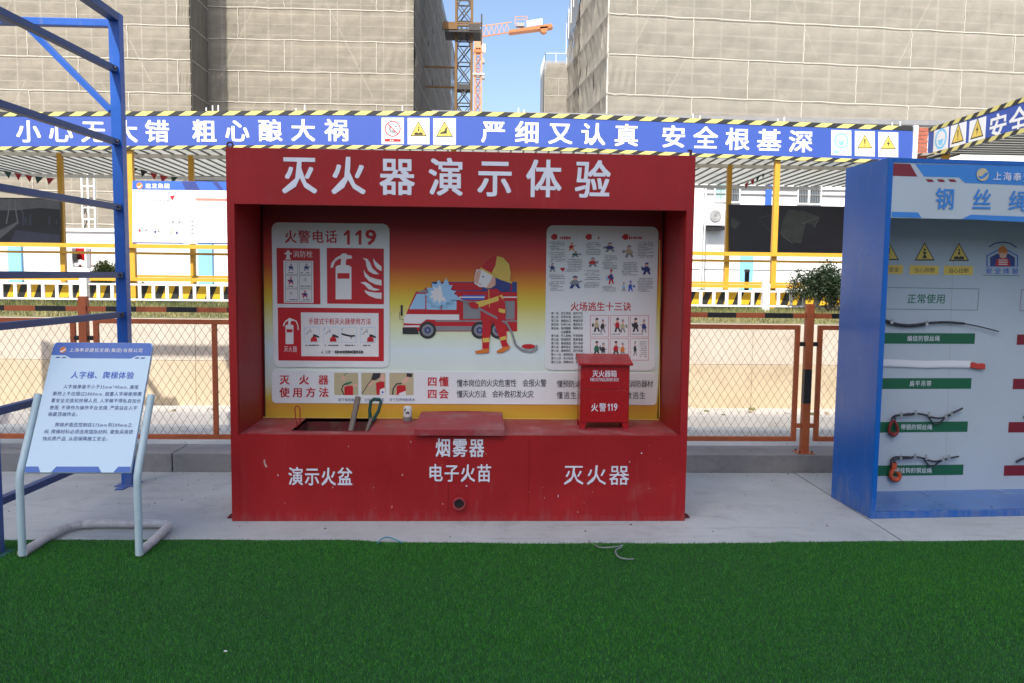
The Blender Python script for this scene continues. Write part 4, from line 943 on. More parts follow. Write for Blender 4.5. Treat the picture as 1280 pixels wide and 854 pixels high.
p.ab(rr_ab(BXL, BXR, BBt, BT, 0.02), SIGNW, d=0.012, th=0.024); bd = p.build('board', isd)
ZB = lambda q: [(a/3.99, 400+b/3.99) for a, b in q]
p = Print(BP, 0.0124)
W_ = BXR-BXL
def U(q): return [(BXL+W_*a, BT-(BT-BBt)*b) for a, b in q]      # board fractions
p.ab(U([(.0, .045), (.012, .012), (.03, .001), (.97, .001), (.988, .012), (1, .045), (.999, .105), (.86, .105), (.80, .128), (.20, .128), (.14, .105), (.001, .105)]), SIGNB)
p.build('printed_band', bd)
for x in (.045, .105, .84, .9): p = Print(BP, 0.0126); p.ab(U([(x+.012, .118), (x+.052, .118), (x+.04, .128), (x, .128)]), INKNAVY); p.build('dash_mark', bd)
p = Print(BP, 0.0124); p.ab(U([(.001, .957), (.12, .957), (.15, .999), (.001, .999)]), SIGNB); p.build('printed_band', bd); p = Print(BP, 0.0124); p.ab(U([(.29, .957), (.69, .957), (.73, .999), (.25, .999)]), SIGNB); p.build('printed_band', bd); p = Print(BP, 0.0124); p.ab(U([(.88, .957), (.999, .957), (.999, .999), (.84, .999)]), SIGNB)
p.build('printed_band', bd)
def btxt(pr_, s_, fx0, fx1, fy, fh, mt, bold=0.0, step=None, shear=0.0):
    n = len(s_); a0 = BXL+W_*fx0; H = BT-BBt; d = pr_.lay(); hm = H*fh
    x = a0; stepm = step*W_ if step else (fx1-fx0)*W_/n
    for ch in s_:
        cj = ord(ch) > 255; ww = stepm if cj else stepm*{'m': .80, ',': .5, '(': .42, ')': .42, '*': .5}.get(ch, .56)
        vs, fs = glyph(ch, bold, 2)
        if len(vs):
            sx = stepm*(0.95 if cj else .86); sy = hm/0.94; b = BT-H*fy
            x_off = 0 if ord(ch) > 255 else 0.0
            put_glyph(pr_.mb, vs, fs, bold*.75, lambda vx, vy, dd, x=x: pr_.pl.pt(x+vx*sx, b+(vy-0.38)*sy, dd), d, mt)
        x += ww
p = Print(BP, 0.0136); btxt(p, '上海奉贤建设发展(集团)有限公司', .17, .93, .062, .032, WHITE, 0.01, step=.0500); p.build('company_name', bd)
p = Print(BP, 0.0136); cx, cy = BXL+W_*.105, BT-(BT-BBt)*.062
p.ab([(cx+.02*math.cos(t*PI/10), cy+.02*math.sin(t*PI/10)) for t in range(20)], INKORG); p.ab([(cx-.018, cy-.008), (cx-.002, cy-.004), (cx+.016, cy+.012), (cx+.018, cy+.004), (cx+.002, cy-.012), (cx-.012, cy-.014)], WHITE); p.build('logo', bd)
p = Print(BP, 0.0136); btxt(p, '人字梯、爬梯体验', .24, .86, .262, .058, INKBLU, 0.014, step=.079)
lines = ['　人字梯厚度不小于35mm*40mm,高度', '原则上不应超过2800mm,超重人字梯使用需', '看安全交底和扶梯人员,人字梯不得私自加长', '使用,不得作为操作平台支撑,严禁站在人字', '梯最顶端作业。', '　爬梯步距应控制在275mm到300mm之', '间,爬梯材料必须选用国际材料,避免采用锈', '蚀劣质产品,从而保障施工安全。']
ys = [.355, .41, .463, .518, .568, .648, .700, .752]
for i, (s_, y) in enumerate(zip(lines, ys)):
    ind = s_.startswith('　'); s_ = s_.strip('　'); btxt(p, s_, .19 if ind else .10, .96, y, .033, INKNAVY, 0.004, step=.0455)
p.build('lettering', bd)

# ================================================================== BLUE DISPLAY CABINET (RIGHT)
cbt = thing('display_cabinet', (2.889, 0.04, 0.002), 'blue steel display cabinet of wire rope samples at the right edge', 'cabinet')
th = math.radians(3.4); cu = np.array([math.cos(th), math.sin(th), 0]); cw = np.array([-math.sin(th), math.cos(th), 0]); co = np.array([2.889, 0.04, 0.002])
def C3(a, w_, z): return tuple(co+cu*a+cw*w_+np.array([0, 0, z]))
def cbox(mb, a0, a1, w0, w1, z0, z1, m): mb.hexa([C3(a0, w0, z0), C3(a1, w0, z0), C3(a1, w1, z0), C3(a0, w1, z0), C3(a0, w0, z1), C3(a1, w0, z1), C3(a1, w1, z1), C3(a0, w1, z1)], m)
CW_, CD, CH = 2.3, 0.56, 2.515
mb = MB(); N = 10
for x0 in (0, CW_-0.04): cbox(mb, x0, x0+0.04, 0, CD, 0, CH, BLUECAB) if x0 else None
cbox(mb, CW_-0.04, CW_, 0, CD, 0, CH, BLUECAB); mb.build('side_panel', cbt)
# left side: thin sheet, slightly wavy, so it mirrors the yard unevenly
mb = MB(); V = []; F = []; nz, nw = 40, 12
for i in range(nz+1):
    for j in range(nw+1):
        z = CH*i/nz; w_ = 0.0+CD*j/nw; e = math.sin(PI*i/nz)*math.sin(PI*j/nw)
        a = -0.001-e*(0.0035*math.sin(z*3.1+w_*4)+0.002*math.sin(z*7.7-w_*9)+0.003)
        V.append(C3(a, w_, z))
for i in range(nz):
    for j in range(nw): k = i*(nw+1)+j; F.append((k, k+1, k+nw+2, k+nw+1))
mb.add(V, F, BLUECAB); cbox(mb, 0.0, 0.038, 0.0, CD, 0, CH, BLUECAB); mb.build('side_panel', cbt, smooth=True)
mb = MB(); cbox(mb, 0.04, CW_-.04, 0.0, CD, CH-0.03, CH, BLUECAB); mb.build('top_panel', cbt)
mb = MB(); cbox(mb, 0.04, CW_-.04, CD-0.02, CD, 0.0, CH-0.03, CABPAN); bpn = mb.build('back_panel', cbt)
mb = MB(); cbox(mb, 0.04, CW_-.04, 0.03, CD-.02, 0.0, 0.045, CABFLOOR); mb.build('floor_panel', cbt)
mb = MB(); cbox(mb, 0.04, CW_-.04, 0.0, 0.03, 0.0, 0.047, BLUECAB); mb.build('sill', cbt)
CFp = Plane(C3(0, 0.004, 0), cu); CBp = Plane(C3(0, CD-0.02, 0), cu)
mb = MB(); cbox(mb, 0.04, CW_-.04, 0.004, 0.03, CFp.loc(1150, 273)[1], CH-0.03, CABPAN); hdp = mb.build('header_panel', cbt)
Z1 = lambda q: [(1030+a/5.02, 190+b/5.02) for a, b in q]
CFp2 = CFp; p = Print(CFp, 0.001)
def hb(px_, py_): return CFp.loc(px_, py_)
p.poly(Z1([(436, 72), (540, 76), (586, 155), (432, 150)]), LABRED)
p.build('printed_band', hdp); p = Print(CFp, 0.0012); p.poly(Z1([(572, 76), (2200, 105), (2200, 250), (1290, 212), (885, 195), (845, 160), (628, 155)]), BLUEHDR)
p.build('printed_band', hdp); p = Print(CFp, 0.0012); p.poly(Z1([(424, 375), (590, 380), (612, 414), (424, 409)]), BLUEHDR); p.build('printed_band', hdp); p = Print(CFp, 0.0012); p.poly(Z1([(862, 421), (922, 394), (2200, 440), (2200, 485)]), BLUEHDR)
p.build('printed_band', hdp)
for x in (637, 707, 778): p = Print(CFp, 0.0014); p.poly(Z1([(x, 171), (x+40, 172), (x+54, 189), (x+14, 188)]), LABRED); p.build('red_dash', hdp)
for ch, x0, x1, y0, y1 in (('钢', 700, 815, 226, 362), ('丝', 930, 1046, 234, 366), ('绳', 1160, 1280, 243, 374), ('演', 1395, 1515, 255, 388), ('示', 1625, 1745, 265, 400)):
    (a, b), (c_, d_) = Z1([(x0, y0), (x1, y1)]); p = Print(CFp, 0.0055); p.char(ch, (a+c_)/2, (b+d_)/2, c_-a, d_-b, BLUEHDR, 0.02, d=0.0055); p.build('character', hdp)
p = Print(CFp, 0.0065); (lx, ly), = Z1([(992, 143)]); p.disc(lx, ly, 7.6, INKTAN, 8); p.poly(Z1([(960, 150), (985, 155), (1005, 135), (1028, 125), (1022, 145), (1000, 165), (975, 172)]), BLUEHDR); p.build('logo', hdp)
p = Print(CFp, 0.0065)
for i, ch in enumerate('上海奉贤建设发展(集团)有限公司'):
    (a, b), = Z1([(1085+62*i, 151+3.3*i)]); p.char(ch, a, b, 10.3, 10.8, LETTER, 0.008, d=0.0065)
p.build('company_name', hdp)
# back panel prints
Z7 = lambda q: [(1095+a/6.92, 290+b/6.92) for a, b in q]
for cx, lab, kk in ((112, '注意安全', 0), (420, '当心吊物', 4), (717, '当心拉断', 2)):
    p = Print(CBp, 0.001); (a, b), = Z7([(cx, 180+(cx-420)*0.012)]); triangle_sign(p, a, b, 12.6, kk, edge=INKBLK)
    (x0, y0), (x1, y1) = Z7([(cx-130, 290+(cx-420)*.015), (cx+120, 368+(cx-420)*.015)]); p.rect(x0, y0, x1, y1, INKYEL); p.row(lab, x0+5.5, x1-5, y0+2.6, y1-2.3, INKBLK, 0.008, wpx=6.2); p.build('warning_sign', bpn)
p = Print(CBp, 0.001)
p.stroke(Z7([(975, 130), (1030, 98), (1095, 88), (1160, 98), (1215, 135)]), 1.5, INKNAVY)
p.poly(Z7([(955, 300), (955, 205), (1010, 175), (1060, 150), (1130, 150), (1180, 178), (1228, 205), (1228, 300)]), INKBLU); p.poly(Z7([(965, 296), (965, 210), (1015, 183), (1060, 160), (1130, 160), (1175, 186), (1218, 210), (1218, 296)]), CABPAN)
p.poly(Z7([(985, 296), (985, 222), (1040, 190), (1150, 190), (1200, 222), (1200, 296)]), INKNAVY); p.poly(Z7([(1030, 296), (1040, 240), (1075, 222), (1120, 222), (1150, 240), (1160, 296)]), INKRED)
p.poly(Z7([(1070, 220), (1065, 180), (1075, 175), (1125, 175), (1132, 182), (1125, 220), (1098, 232)]), INKSKIN); p.poly(Z7([(1055, 182), (1062, 140), (1095, 118), (1128, 140), (1138, 182)]), INKORG)
for y in (240, 258, 276): p.poly(Z7([(1060, y), (1135, y), (1138, y+7), (1057, y+7)]), WHITE)
p.row('安全体验', *[Z7([(948, 0)])[0][0], Z7([(1230, 0)])[0][0]], Z7([(0, 312)])[0][1], Z7([(0, 362)])[0][1], INKBLU, 0.01, wpx=8); p.stroke(Z7([(925, 374), (1245, 378)]), 0.6, INKNAVY); p.build('emblem', bpn)
Z2_ = lambda q: [(1090+a/6.1, 340+b/6.1) for a, b in q]
p = Print(CBp, 0.001)
for q in ([(-40, 116), (815, 130)], [(815, 130), (803, 292)], [(803, 292), (-40, 280)], [(1140, 136), (1600, 145)], [(1140, 136), (1126, 296)], [(1126, 296), (1600, 303)]): p.stroke(Z2_(q), 0.55, INKGRN if q[0][0] < 1000 else LABRED)
p.row('正常使用', 1134, 1181.5, 367.5, 379.5, INKGRN, 0.012, wpx=11); p.build('heading', bpn)
for (x1, y0, y1, s_, tx0, tx1) in ((1218.5, 416.5, 429.8, '编结的钢丝绳', 1134, 1174.5), (1214, 472.8, 486.2, '扁平吊带', 1137, 1164), (1209.5, 527.3, 540.4, '带锁的钢丝绳', 1126, 1165), (1204, 581.5, 594.5, '带挂钩的钢丝绳', 1118.5, 1164.5)):
    p = Print(CBp, 0.001); p.rect(1085, y0, x1, y1, LABGRN); p.row(s_, tx0, tx1, y0+3, y1-3, LETTER, 0.0, wpx=6); p.build('green_label', bpn)
for (x0, y0, y1) in ((1271, 418.5, 431.3), (1266, 473.5, 486.5), (1260.5, 527.2, 540.2), (1254.8, 581, 594)):
    p = Print(CBp, 0.001); p.rect(x0, y0, x0+135, y1, LABRED); p.build('red_label', bpn)
p = Print(CBp, 0.0005); p.stroke([(1190, 360), (1181, 610)], 0.35, GREYM); p.stroke([(1193.5, 300), (1190, 360)], 0.35, GREYM); p.build('panel_joint', bpn)
def CB(px_, py_, d=0.02): a, b = CBp.loc(px_, py_); return tuple(CBp.pt(a, b, d))
G = 'wire rope samples in the blue cabinet'
def zrope(Zf, pts, d): return [CB(*Zf([q])[0], d) for q in pts]
def smooth_pts(pts, k=4):
    P_ = [Vector(q) for q in pts]; outp = []
    for i in range(len(P_)-1):
        p0 = P_[max(i-1, 0)]; p1 = P_[i]; p2 = P_[i+1]; p3 = P_[min(i+2, len(P_)-1)]
        for t in range(k):
            u = t/k; outp.append(0.5*((2*p1)+(-p0+p2)*u+(2*p0-5*p1+4*p2-p3)*u*u+(-p0+3*p1-3*p2+p3)*u**3))
    outp.append(P_[-1]); return outp
def clip(mb, c, s=0.014):
    c = Vector(c); mb.box(c.x-s*.6, c.x+s*.6, c.y-s*.9, c.y+s*.3, c.z-s*.9, c.z+s*.4, STEEL)
    mb.tube([(c.x-s*.3, c.y-s*.4, c.z+s*.3), (c.x-s*.3, c.y-s*.4, c.z+s*1.5)], s*.2, GREYM, 6); mb.tube([(c.x+s*.4, c.y-s*.4, c.z+s*.3), (c.x+s*.4, c.y-s*.4, c.z+s*1.6)], s*.2, GREYM, 6)
r1 = thing('wire_rope', CB(1150, 405), 'thick black sleeved wire rope tapering to a thin end above the top green label', 'wire rope', G)
mb = MB(); mb.tube(smooth_pts(zrope(Z2_, [(20, 360), (100, 374), (150, 393), (250, 408), (350, 402), (400, 392)], .022)), 0.0125, ROPEM, 10)
mb.tube(smooth_pts(zrope(Z2_, [(400, 392), (440, 386), (560, 382), (690, 392)], .022)), 0.0085, ROPEM, 10); mb.tube(smooth_pts(zrope(Z2_, [(690, 393), (820, 420), (945, 452)], .03)), 0.0045, ROPEM, 8); mb.build('rope', r1, smooth=True)
for q in ((125, 380), (392, 392)):
    mb = MB(); clip(mb, CB(*Z2_([q])[0], 0.036), 0.015); mb.build('rope_clip', r1)
r2 = thing('flat_sling', CB(1150, 455), 'flat white webbing sling with red end sleeve below the top green label', 'sling')
def ribbon(px0, px1, y0, y1, d, m, th_=.008):
    mb = MB(); a0, b0 = CBp.loc(px0, y0); a1, b1 = CBp.loc(px1, y1); h = 0.022; n = 10; V = []; F = []
    for i in range(n+1):
        t = i/n; a = a0+(a1-a0)*t; b = b0+(b1-b0)*t + 0.003*math.sin(t*9)
        for (dd, hh) in ((d, -h), (d+th_, -h), (d+th_, h), (d, h)): V.append(CBp.pt(a, b+hh, dd))
    for i in range(n):
        for j in range(4): F.append((i*4+j, i*4+(j+1) % 4, i*4+4+(j+1) % 4, i*4+4+j))
    F += [(0, 1, 2, 3), tuple(n*4+j for j in range(4))]; mb.add(V, F, m); return mb
mb = ribbon(1085, 1212, 454.5, 456.5, 0.006, WEBW); mb.build('webbing', r2, bevel=0.002)
mb = ribbon(1085, 1212, 452.6, 454.8, 0.0145, WEBW, .003); mb.build('stitched_layer', r2)
mb = ribbon(1211, 1229, 456.3, 458.3, 0.004, WEBR, .022); mb.build('end_sleeve', r2, bevel=0.004)
Z8 = lambda q: [(1095+a/7.77, 500+b/7.77) for a, b in q]
for nm, dx, dy, hk, lab in (('r', 0, 0, HOOKR, 'wire rope with clips, a dipping loop and a dark red thimble at its left end'), ('o', -30, 418, HOOKO, 'lowest wire rope with clips and an orange lifting hook at its left end')):
    t = thing('wire_rope', CB(*Z8([(300, 130+dy)])[0]), lab, 'wire rope', G)
    S = lambda q: [(a+(dx if a > 420 else dx*0.2), b+dy) for a, b in q]
    mb = MB(); mb.tube(smooth_pts(zrope(Z8, S([(148, 215), (140, 175), (165, 150), (215, 140), (300, 130), (380, 128), (450, 138), (505, 158), (560, 170), (620, 170), (665, 158), (705, 132), (760, 105), (820, 76)] if nm == 'r' else [(140, 215), (135, 170), (160, 135), (215, 128), (300, 130), (380, 130), (450, 138), (510, 160), (570, 172), (620, 168), (680, 152), (740, 138), (780, 130), (812, 124)]), .025)), 0.0075, ROPEM, 8)
    mb.tube(smooth_pts(zrope(Z8, S([(480, 140), (510, 180), (545, 222), (580, 228), (620, 205), (655, 165)] if nm == 'r' else [(480, 145), (505, 185), (545, 222), (580, 218), (620, 185), (660, 165)]), .018)), 0.006, ROPEM, 8)
    mb.tube(smooth_pts(zrope(Z8, S([(170, 178), (150, 165), (180, 145), (240, 142), (330, 136)]), .036)), 0.0065, ROPEM, 8); mb.build('rope', t, smooth=True)
    for q in S([(215, 133), (355, 122), (485, 134), (650, 155), (705, 132)]):
        mb = MB(); clip(mb, CB(*Z8([q])[0], 0.034), 0.0155); mb.build('rope_clip', t)
    mb = MB(); cx_, cy_ = Z8([(150, 262+dy)])[0]
    if nm == 'r':
        mb.tube(smooth_pts([CB(cx_+ddx, cy_+ddy, .026) for ddx, ddy in ((-.4, -9), (-3, -5), (-5.4, 1), (-4.6, 6.5), (0, 8.6), (4.6, 6.5), (5.4, 1), (3, -5), (.8, -9))]), 0.0105, hk, 8); mb.tube(smooth_pts([CB(cx_+ddx, cy_+ddy, .026) for ddx, ddy in ((-3.8, 6.4), (0, 9.6), (3.8, 6.4))]), 0.016, hk, 8)
        mb.build('thimble', t, smooth=True)
    else:
        mb.tube(smooth_pts([CB(cx_+ddx, cy_+ddy, .03) for ddx, ddy in ((0, -10), (.2, -5), (-1, -1), (-3.4, 3.5), (-2.6, 8.5), (2, 11.5), (6.4, 9.5), (7.2, 5), (4.6, 1.8))]), 0.01, hk, 10, rs=[.010]*4+[.013]*4+[.017]*8+[.018]*8+[.017]*6+[.013]*3); mb.box(*[v for v in (CB(cx_, cy_-6, .03)[0]-.018, CB(cx_, cy_-6, .03)[0]+.018, CB(cx_, cy_-6, .03)[1]-.014, CB(cx_, cy_-6, .03)[1]+.014, CB(cx_, cy_-2, .03)[2], CB(cx_, cy_-10, .03)[2])], hk)
        mb.build('hook', t, smooth=True)
for yy, pts, lab in ((0, [(1277.5, 521), (1285, 519), (1300, 522), (1320, 518)], 'short black wire rope end above the third red label'), (1, [(1268, 577), (1273, 574), (1282, 571.5), (1300, 572), (1325, 568)], 'black wire rope end curving above the lowest red label')):
    t = thing('wire_rope', CB(pts[0][0], pts[0][1]), lab, 'wire rope', G); mb = MB(); mb.tube(smooth_pts([CB(*q, .02) for q in pts]), 0.009, ROPEM, 8); mb.build('rope', t, smooth=True)

# ================================================================== LOOSE CORDS ON THE TURF EDGE
mb = MB(); mb.tube(smooth_pts([at(x, y, 2, z) for x, y, z in ((472, 679, .03), (476, 674.5, .02), (483, 671.8, .025), (490, 673, .02), (503, 678.5, .02))]), 0.004, CORDB, 6)
tag(mb.build('cord', smooth=True), 'short blue cord looped on the slab at the turf edge', 'cord')
mb = MB(); mb.tube(smooth_pts([at(x, y, 2, z) for x, y, z in ((736, 675, .006), (738, 678, .004), (745, 682, .012), (752, 684.5, .03), (765, 684, .035), (773, 683, .035), (778, 681.5, .035), (775, 685, .035), (770, 687.5, .035), (770, 692, .035), (775, 697, .035), (785, 699, .03), (792, 699, .02))]), 0.004, INKGREY, 6)
tag(mb.build('wire', smooth=True), 'thin dark wire curling from the slab onto the turf', 'wire')

# ================================================================== WHITE RAILING ON THE VERGE
wf = thing('white_railing', (0, 6.3, 1.185), 'low white picket railing standing on the grass verge', 'railing')
def wz(x): return 0.0
pxs = [at(106, 365, 1, 6.3)[0]+i*3.4 for i in range(-1, 5)]
xr = at(957, 365, 1, 6.3)[0]; st = (xr-at(106, 365, 1, 6.3)[0])/3
pxs = [at(106, 365, 1, 6.3)[0]+i*st for i in range(-1, 5)]
mb = MB(); mb.box(-.05, .05, -.05, .05, 1.185, 1.60, WHITEP); mb.hexa([(-.055, -.055, 1.60), (.055, -.055, 1.60), (.055, .055, 1.60), (-.055, .055, 1.60), (-.02, -.02, 1.63), (.02, -.02, 1.63), (.02, .02, 1.63), (-.02, .02, 1.63)], WHITEP)
w0 = mb.build('post', wf, bevel=0.004, origin=(0, 0, 0)); w0.location = Vector((pxs[0], 6.3, 0))-root_loc(wf)
for x in pxs[1:]: copy_of(w0, (x, 6.3, 0), wf)
mb = MB(); mb.box(-.022, .022, -.012, .012, 1.292, 1.482, WHITEP); k0 = mb.build('picket', wf, origin=(0, 0, 0)); k0.location = Vector((pxs[0]+.19, 6.3, 0))-root_loc(wf)
for i in range(len(pxs)-1):
    a, b = pxs[i], pxs[i+1]; n = round((b-a)/0.188)
    for z in (1.277, 1.493):
        mb = MB(); mb.box(a+.05, b-.05, 6.285, 6.315, z-.013, z+.013, WHITEP); mb.build('rail', wf)
    for j in range(1, n):
        if i == 0 and j == 1: continue
        copy_of(k0, (a+(b-a)*j/n, 6.3, 0), wf)

# ================================================================== COVERED WALKWAY WITH BANNER
cv = thing('covered_walkway', (0, 7.0, 1.185), 'long covered walkway with blue slogan banner and yellow posts behind the booth', 'shelter')
YBN = 6.98; BN = Plane((0, YBN, 0), (1, 0, 0))
for x in (-9.8, -5.05, -0.3, 4.45):
    xx = {-5.05: at(164.5, 300, 1, 7.02)[0], 4.45: at(969, 300, 1, 7.02)[0]}.get(x, x)
    mb = MB(); mb.box(xx-.04, xx+.04, 7.02, 7.10, 1.185, 3.64, YEL); mb.build('front_post', cv, bevel=0.004)
for x in (-11.3, at(78.5, 300, 1, 8.4)[0], at(241, 300, 1, 8.4)[0], -2.5, -.3, 2.0, at(909, 300, 1, 8.4)[0], 6.9):
    mb = MB(); mb.box(x-.04, x+.04, 8.36, 8.44, 1.185, 3.62, YEL); mb.build('back_post', cv, bevel=0.004)
xe = 7.05
for z, h in ((2.06, .06), (1.56, .055)):
    mb = MB(); mb.box(-11.3, xe, 6.96, 7.015, z-h/2, z+h/2, YEL); mb.build('front_rail', cv)
for z in (1.98, 1.60):
    mb = MB(); mb.box(-11.3, xe, 8.33, 8.355, z-.02, z+.02, YEL); mb.build('back_rail', cv)
# striped board at the foot
mb = MB(); mb.box(-11.3, xe, 7.12, 7.14, 1.19, 1.50, BLKS); sb = mb.build('striped_board', cv)
mb = MB(); x = -11.2
while x < xe-.3:
    mb.add([(x, 7.118, 1.27), (x+.145, 7.118, 1.27), (x+.225, 7.118, 1.475), (x+.08, 7.118, 1.475)], [(0, 1, 2, 3)], YELB); x += 0.257
mb.build('yellow_stripe', sb, fix=False)
# banner
TOP = [(-330, 141.5), (-150, 140.5), (0, 140), (160, 139.4), (400, 138.2), (600, 139.6), (720, 142.8), (870, 148), (960, 151.2), (1141, 158)]
BOT = [(-330, 189), (-150, 188.5), (0, 188), (160, 187.2), (400, 186), (600, 187), (720, 189.6), (870, 196.3), (960, 199.6), (1141, 205.5)]
panels = []
for i in range(len(TOP)-1):
    p = Print(BN, 0.0); a = [TOP[i], TOP[i+1], BOT[i+1], BOT[i]]
    p.poly(a, BANNER, d=0.0, th=0.03); panels.append(p.build('banner_panel', cv))
def edge_y(L, x):
    for (x0, y0), (x1, y1) in zip(L, L[1:]):
        if x0 <= x <= x1: return y0+(y1-y0)*(x-x0)/(x1-x0)
    return L[0][1] if x < L[0][0] else L[-1][1]
for nm, fn, s_ in (('hazard_strip', lambda x: edge_y(TOP, x), 1), ('hazard_strip', lambda x: edge_y(BOT, x), -1)):
    p = Print(BN, 0.0); hh = 5.6 if s_ > 0 else 4.6
    xs_ = [-330, -150, 0, 160, 400, 600, 720, 870, 960, 1141]
    dk = MB()
    for xa, xb in zip(xs_, xs_[1:]):
        ya, yb = fn(xa), fn(xb)
        q = [(xa, ya), (xb, yb), (xb, yb+hh*s_), (xa, ya+hh*s_)]; p.poly(q, BLKS, d=0.006, th=0.006)
    ob = p.build(nm, cv)
    p = Print(BN, 0.0); x = -325
    while x < 1120:
        y = fn(x); w_ = 14.5; sl = 9.5
        if s_ > 0: q = [(x, y+hh), (x+w_, fn(x+w_)+hh), (x+w_+sl, fn(x+w_+sl)+.2), (x+sl, fn(x+sl)+.2)]
        else: q = [(x, y-.2), (x+w_, fn(x+w_)-.2), (x+w_+sl, fn(x+w_+sl)-hh), (x+sl, fn(x+sl)-hh)]
        p.poly(q, YELS, d=0.0075); x += 27.4 if s_ > 0 else 24.4
    p.build('yellow_stripe', ob)
def panel_at(x):
    for i in range(len(TOP)-1):
        if TOP[i][0] <= x < TOP[i+1][0]: return panels[i]
CH_ = [('小', 35.5, 164.3), ('心', 76, 164.3), ('无', 116.5, 164.3), ('大', 157, 164.2), ('错', 196.5, 164), ('粗', 255.5, 163.8), ('心', 296.5, 163.5), ('酿', 338, 163.2), ('大', 379, 163), ('祸', 421, 162.8),
       ('严', 617, 164.6), ('细', 659, 165.6), ('又', 700.5, 166.6), ('认', 741.5, 167.8), ('真', 783, 169), ('安', 842, 170.8), ('全', 882, 172.4), ('根', 922, 174), ('基', 961.5, 175.4), ('深', 1001, 176.8)]
for ch, x, y in CH_:
    p = Print(BN, 0.002); p.char(ch, x, y, 29, 27.5, WHITE, 0.03, d=0.002); p.build('banner_character', panel_at(x))
def plate(P_, x0, y0, x1, y1, kind, par, slope=0.0):
    p = Print(P_, 0.002); ym = slope*(x1-x0)
    p.poly([(x0, y0), (x1, y0+ym), (x1, y1+ym), (x0, y1)], WHITE, d=0.004, th=0.003); p.d = 0.0042
    cx, cy = (x0+x1)/2, y0+(y1-y0)*0.42+ym/2; r = (x1-x0)*0.345
    if kind == 'no':
        p.disc(cx, cy, r*1.05, INKRED, r*1.05); p.disc(cx, cy, r*.9, WHITE, r*.9); p.disc(cx+r*.4, cy-r*.3, r*.17, INKGREY); p.stroke([(cx-r*.4, cy-r*.4), (cx-r*.3, cy+r*.3), (cx+r*.1, cy+r*.45)], r*.3, INKGREY); p.poly([(cx-r*.1, cy+r*.15), (cx+r*.4, cy+r*.2), (cx+r*.3, cy+r*.6), (cx-r*.15, cy+r*.6)], INKGREY)
        p.stroke([(cx-r*.68, cy-r*.68), (cx+r*.68, cy+r*.68)], r*.14, INKRED); p.rect(cx-r*1.05, y1-6.5, cx+r*1.05, y1-3, INKRED); p.dashes(cx-r*.9, y1-6, cx+r*.9, y1-3.5, 1, WHITE, cw=2.6, h=.6)
    elif kind == 'hat':
        p.disc(cx, cy, r*1.08, INKSKY if False else SKYBLUE, r*1.15); p.disc(cx, cy, r*.8, WHITE, r*.86); p.poly([(cx-r*.6, cy-r*.1), (cx-r*.3, cy-r*.62), (cx+r*.3, cy-r*.62), (cx+r*.6, cy-r*.1)], WHITE); p.poly([(cx-r*.5, cy+r*.02), (cx+r*.5, cy+r*.02), (cx+r*.3, cy+r*.55), (cx, cy+r*.75), (cx-r*.3, cy+r*.55)], SKYBLUE)
        p.rect(cx-r*1.1, y1-6+ym*.5, cx+r*1.1, y1-2.6+ym*.5, SKYBLUE); p.dashes(cx-r*.9, y1-5.6+ym*.5, cx+r*.9, y1-3+ym*.5, 1, WHITE, cw=2.4, h=.6)
    else:
        triangle_sign(p, cx, cy+1, r*1.12, kind); p.dashes(cx-r*.7, y1-5.4+ym*.5, cx+r*.7, y1-3.2+ym*.5, 1, INKGREY, cw=2.6, h=.6)
    p.build('sign_plate', par)
plate(BN, 477, 147.3, 504.8, 180.3, 'no', panel_at(490)); plate(BN, 509.6, 147.6, 536.8, 180.5, 2, panel_at(520)); plate(BN, 541.6, 148, 569.8, 180.8, 3, panel_at(550))
plate(BN, 1039, 162.6, 1064, 194, 'hat', panel_at(1050), .03); plate(BN, 1068.5, 163.8, 1093.3, 195, 0, panel_at(1080), .03); plate(BN, 1097.8, 165, 1122.6, 196, 1, panel_at(1100), .03)
mb = MB(); a = at(1140.8, 180, 1, YBN)[0]; b = at(1146.3, 180, 1, YBN)[0]; mb.box(a, b, YBN-.02, YBN+.1, 1.185, at(1143, 157, 1, YBN)[2], WHITEP); mb.build('end_post', cv)
# little upright bolts on the banner top
mb = MB()
for x in (258, 266, 273, 370, 381, 503, 866, 875, 972, 980, 1115, 1125, 648, 655):
    y = edge_y(TOP, x); a = at(x, y, 1, YBN+.015); mb.box(a[0]-.008, a[0]+.008, YBN+.005, YBN+.02, a[2]-.01, a[2]+random.uniform(.03, .09), WHITEP)
stuff(mb.build('bracket_pins', cv))
# corrugated roof sheets, ribs run front to back
def roof_z(x): return at(0, 0, 1, 1)[2]*0 + 3.66 + 0.0*x
def roof_sheet(x0, n, pitch, y0, y1, z0, z1):
    """flat pans with narrow dark joint channels between them"""
    mb = MB()
    for i in range(n):
        xa = x0+i*pitch; xb = xa+pitch-.02; xc = xa+pitch
        mb.add([(xa, y0, z0), (xb, y0, z0), (xb, y1, z1), (xa, y1, z1)], [(0, 1, 2, 3)], ROOFM)
        mb.add([(xb, y0, z0), (xb, y1, z1), (xb, y1, z1-.022), (xb, y0, z0-.022), (xc, y0, z0-.022), (xc, y1, z1-.022), (xc, y1, z1), (xc, y0, z0)], [(0, 1, 2, 3), (3, 2, 5, 4), (4, 5, 6, 7)], SEAM)
    return mb
x = -11.4
while x < 7.0:
    mb = roof_sheet(x, 5, 0.2, 7.03, 11.1, 3.665, 3.60); mb.build('roof_sheet', cv, fix=False); x += 1.0
for yy, zz in ((8.4, 3.60), (11.0, 3.54)):
    mb = MB(); mb.box(-11.4, 7.05, yy-.03, yy+.03, zz-.03, zz+.03, WHITEP if yy > 10 else POLE); mb.build('purlin', cv)

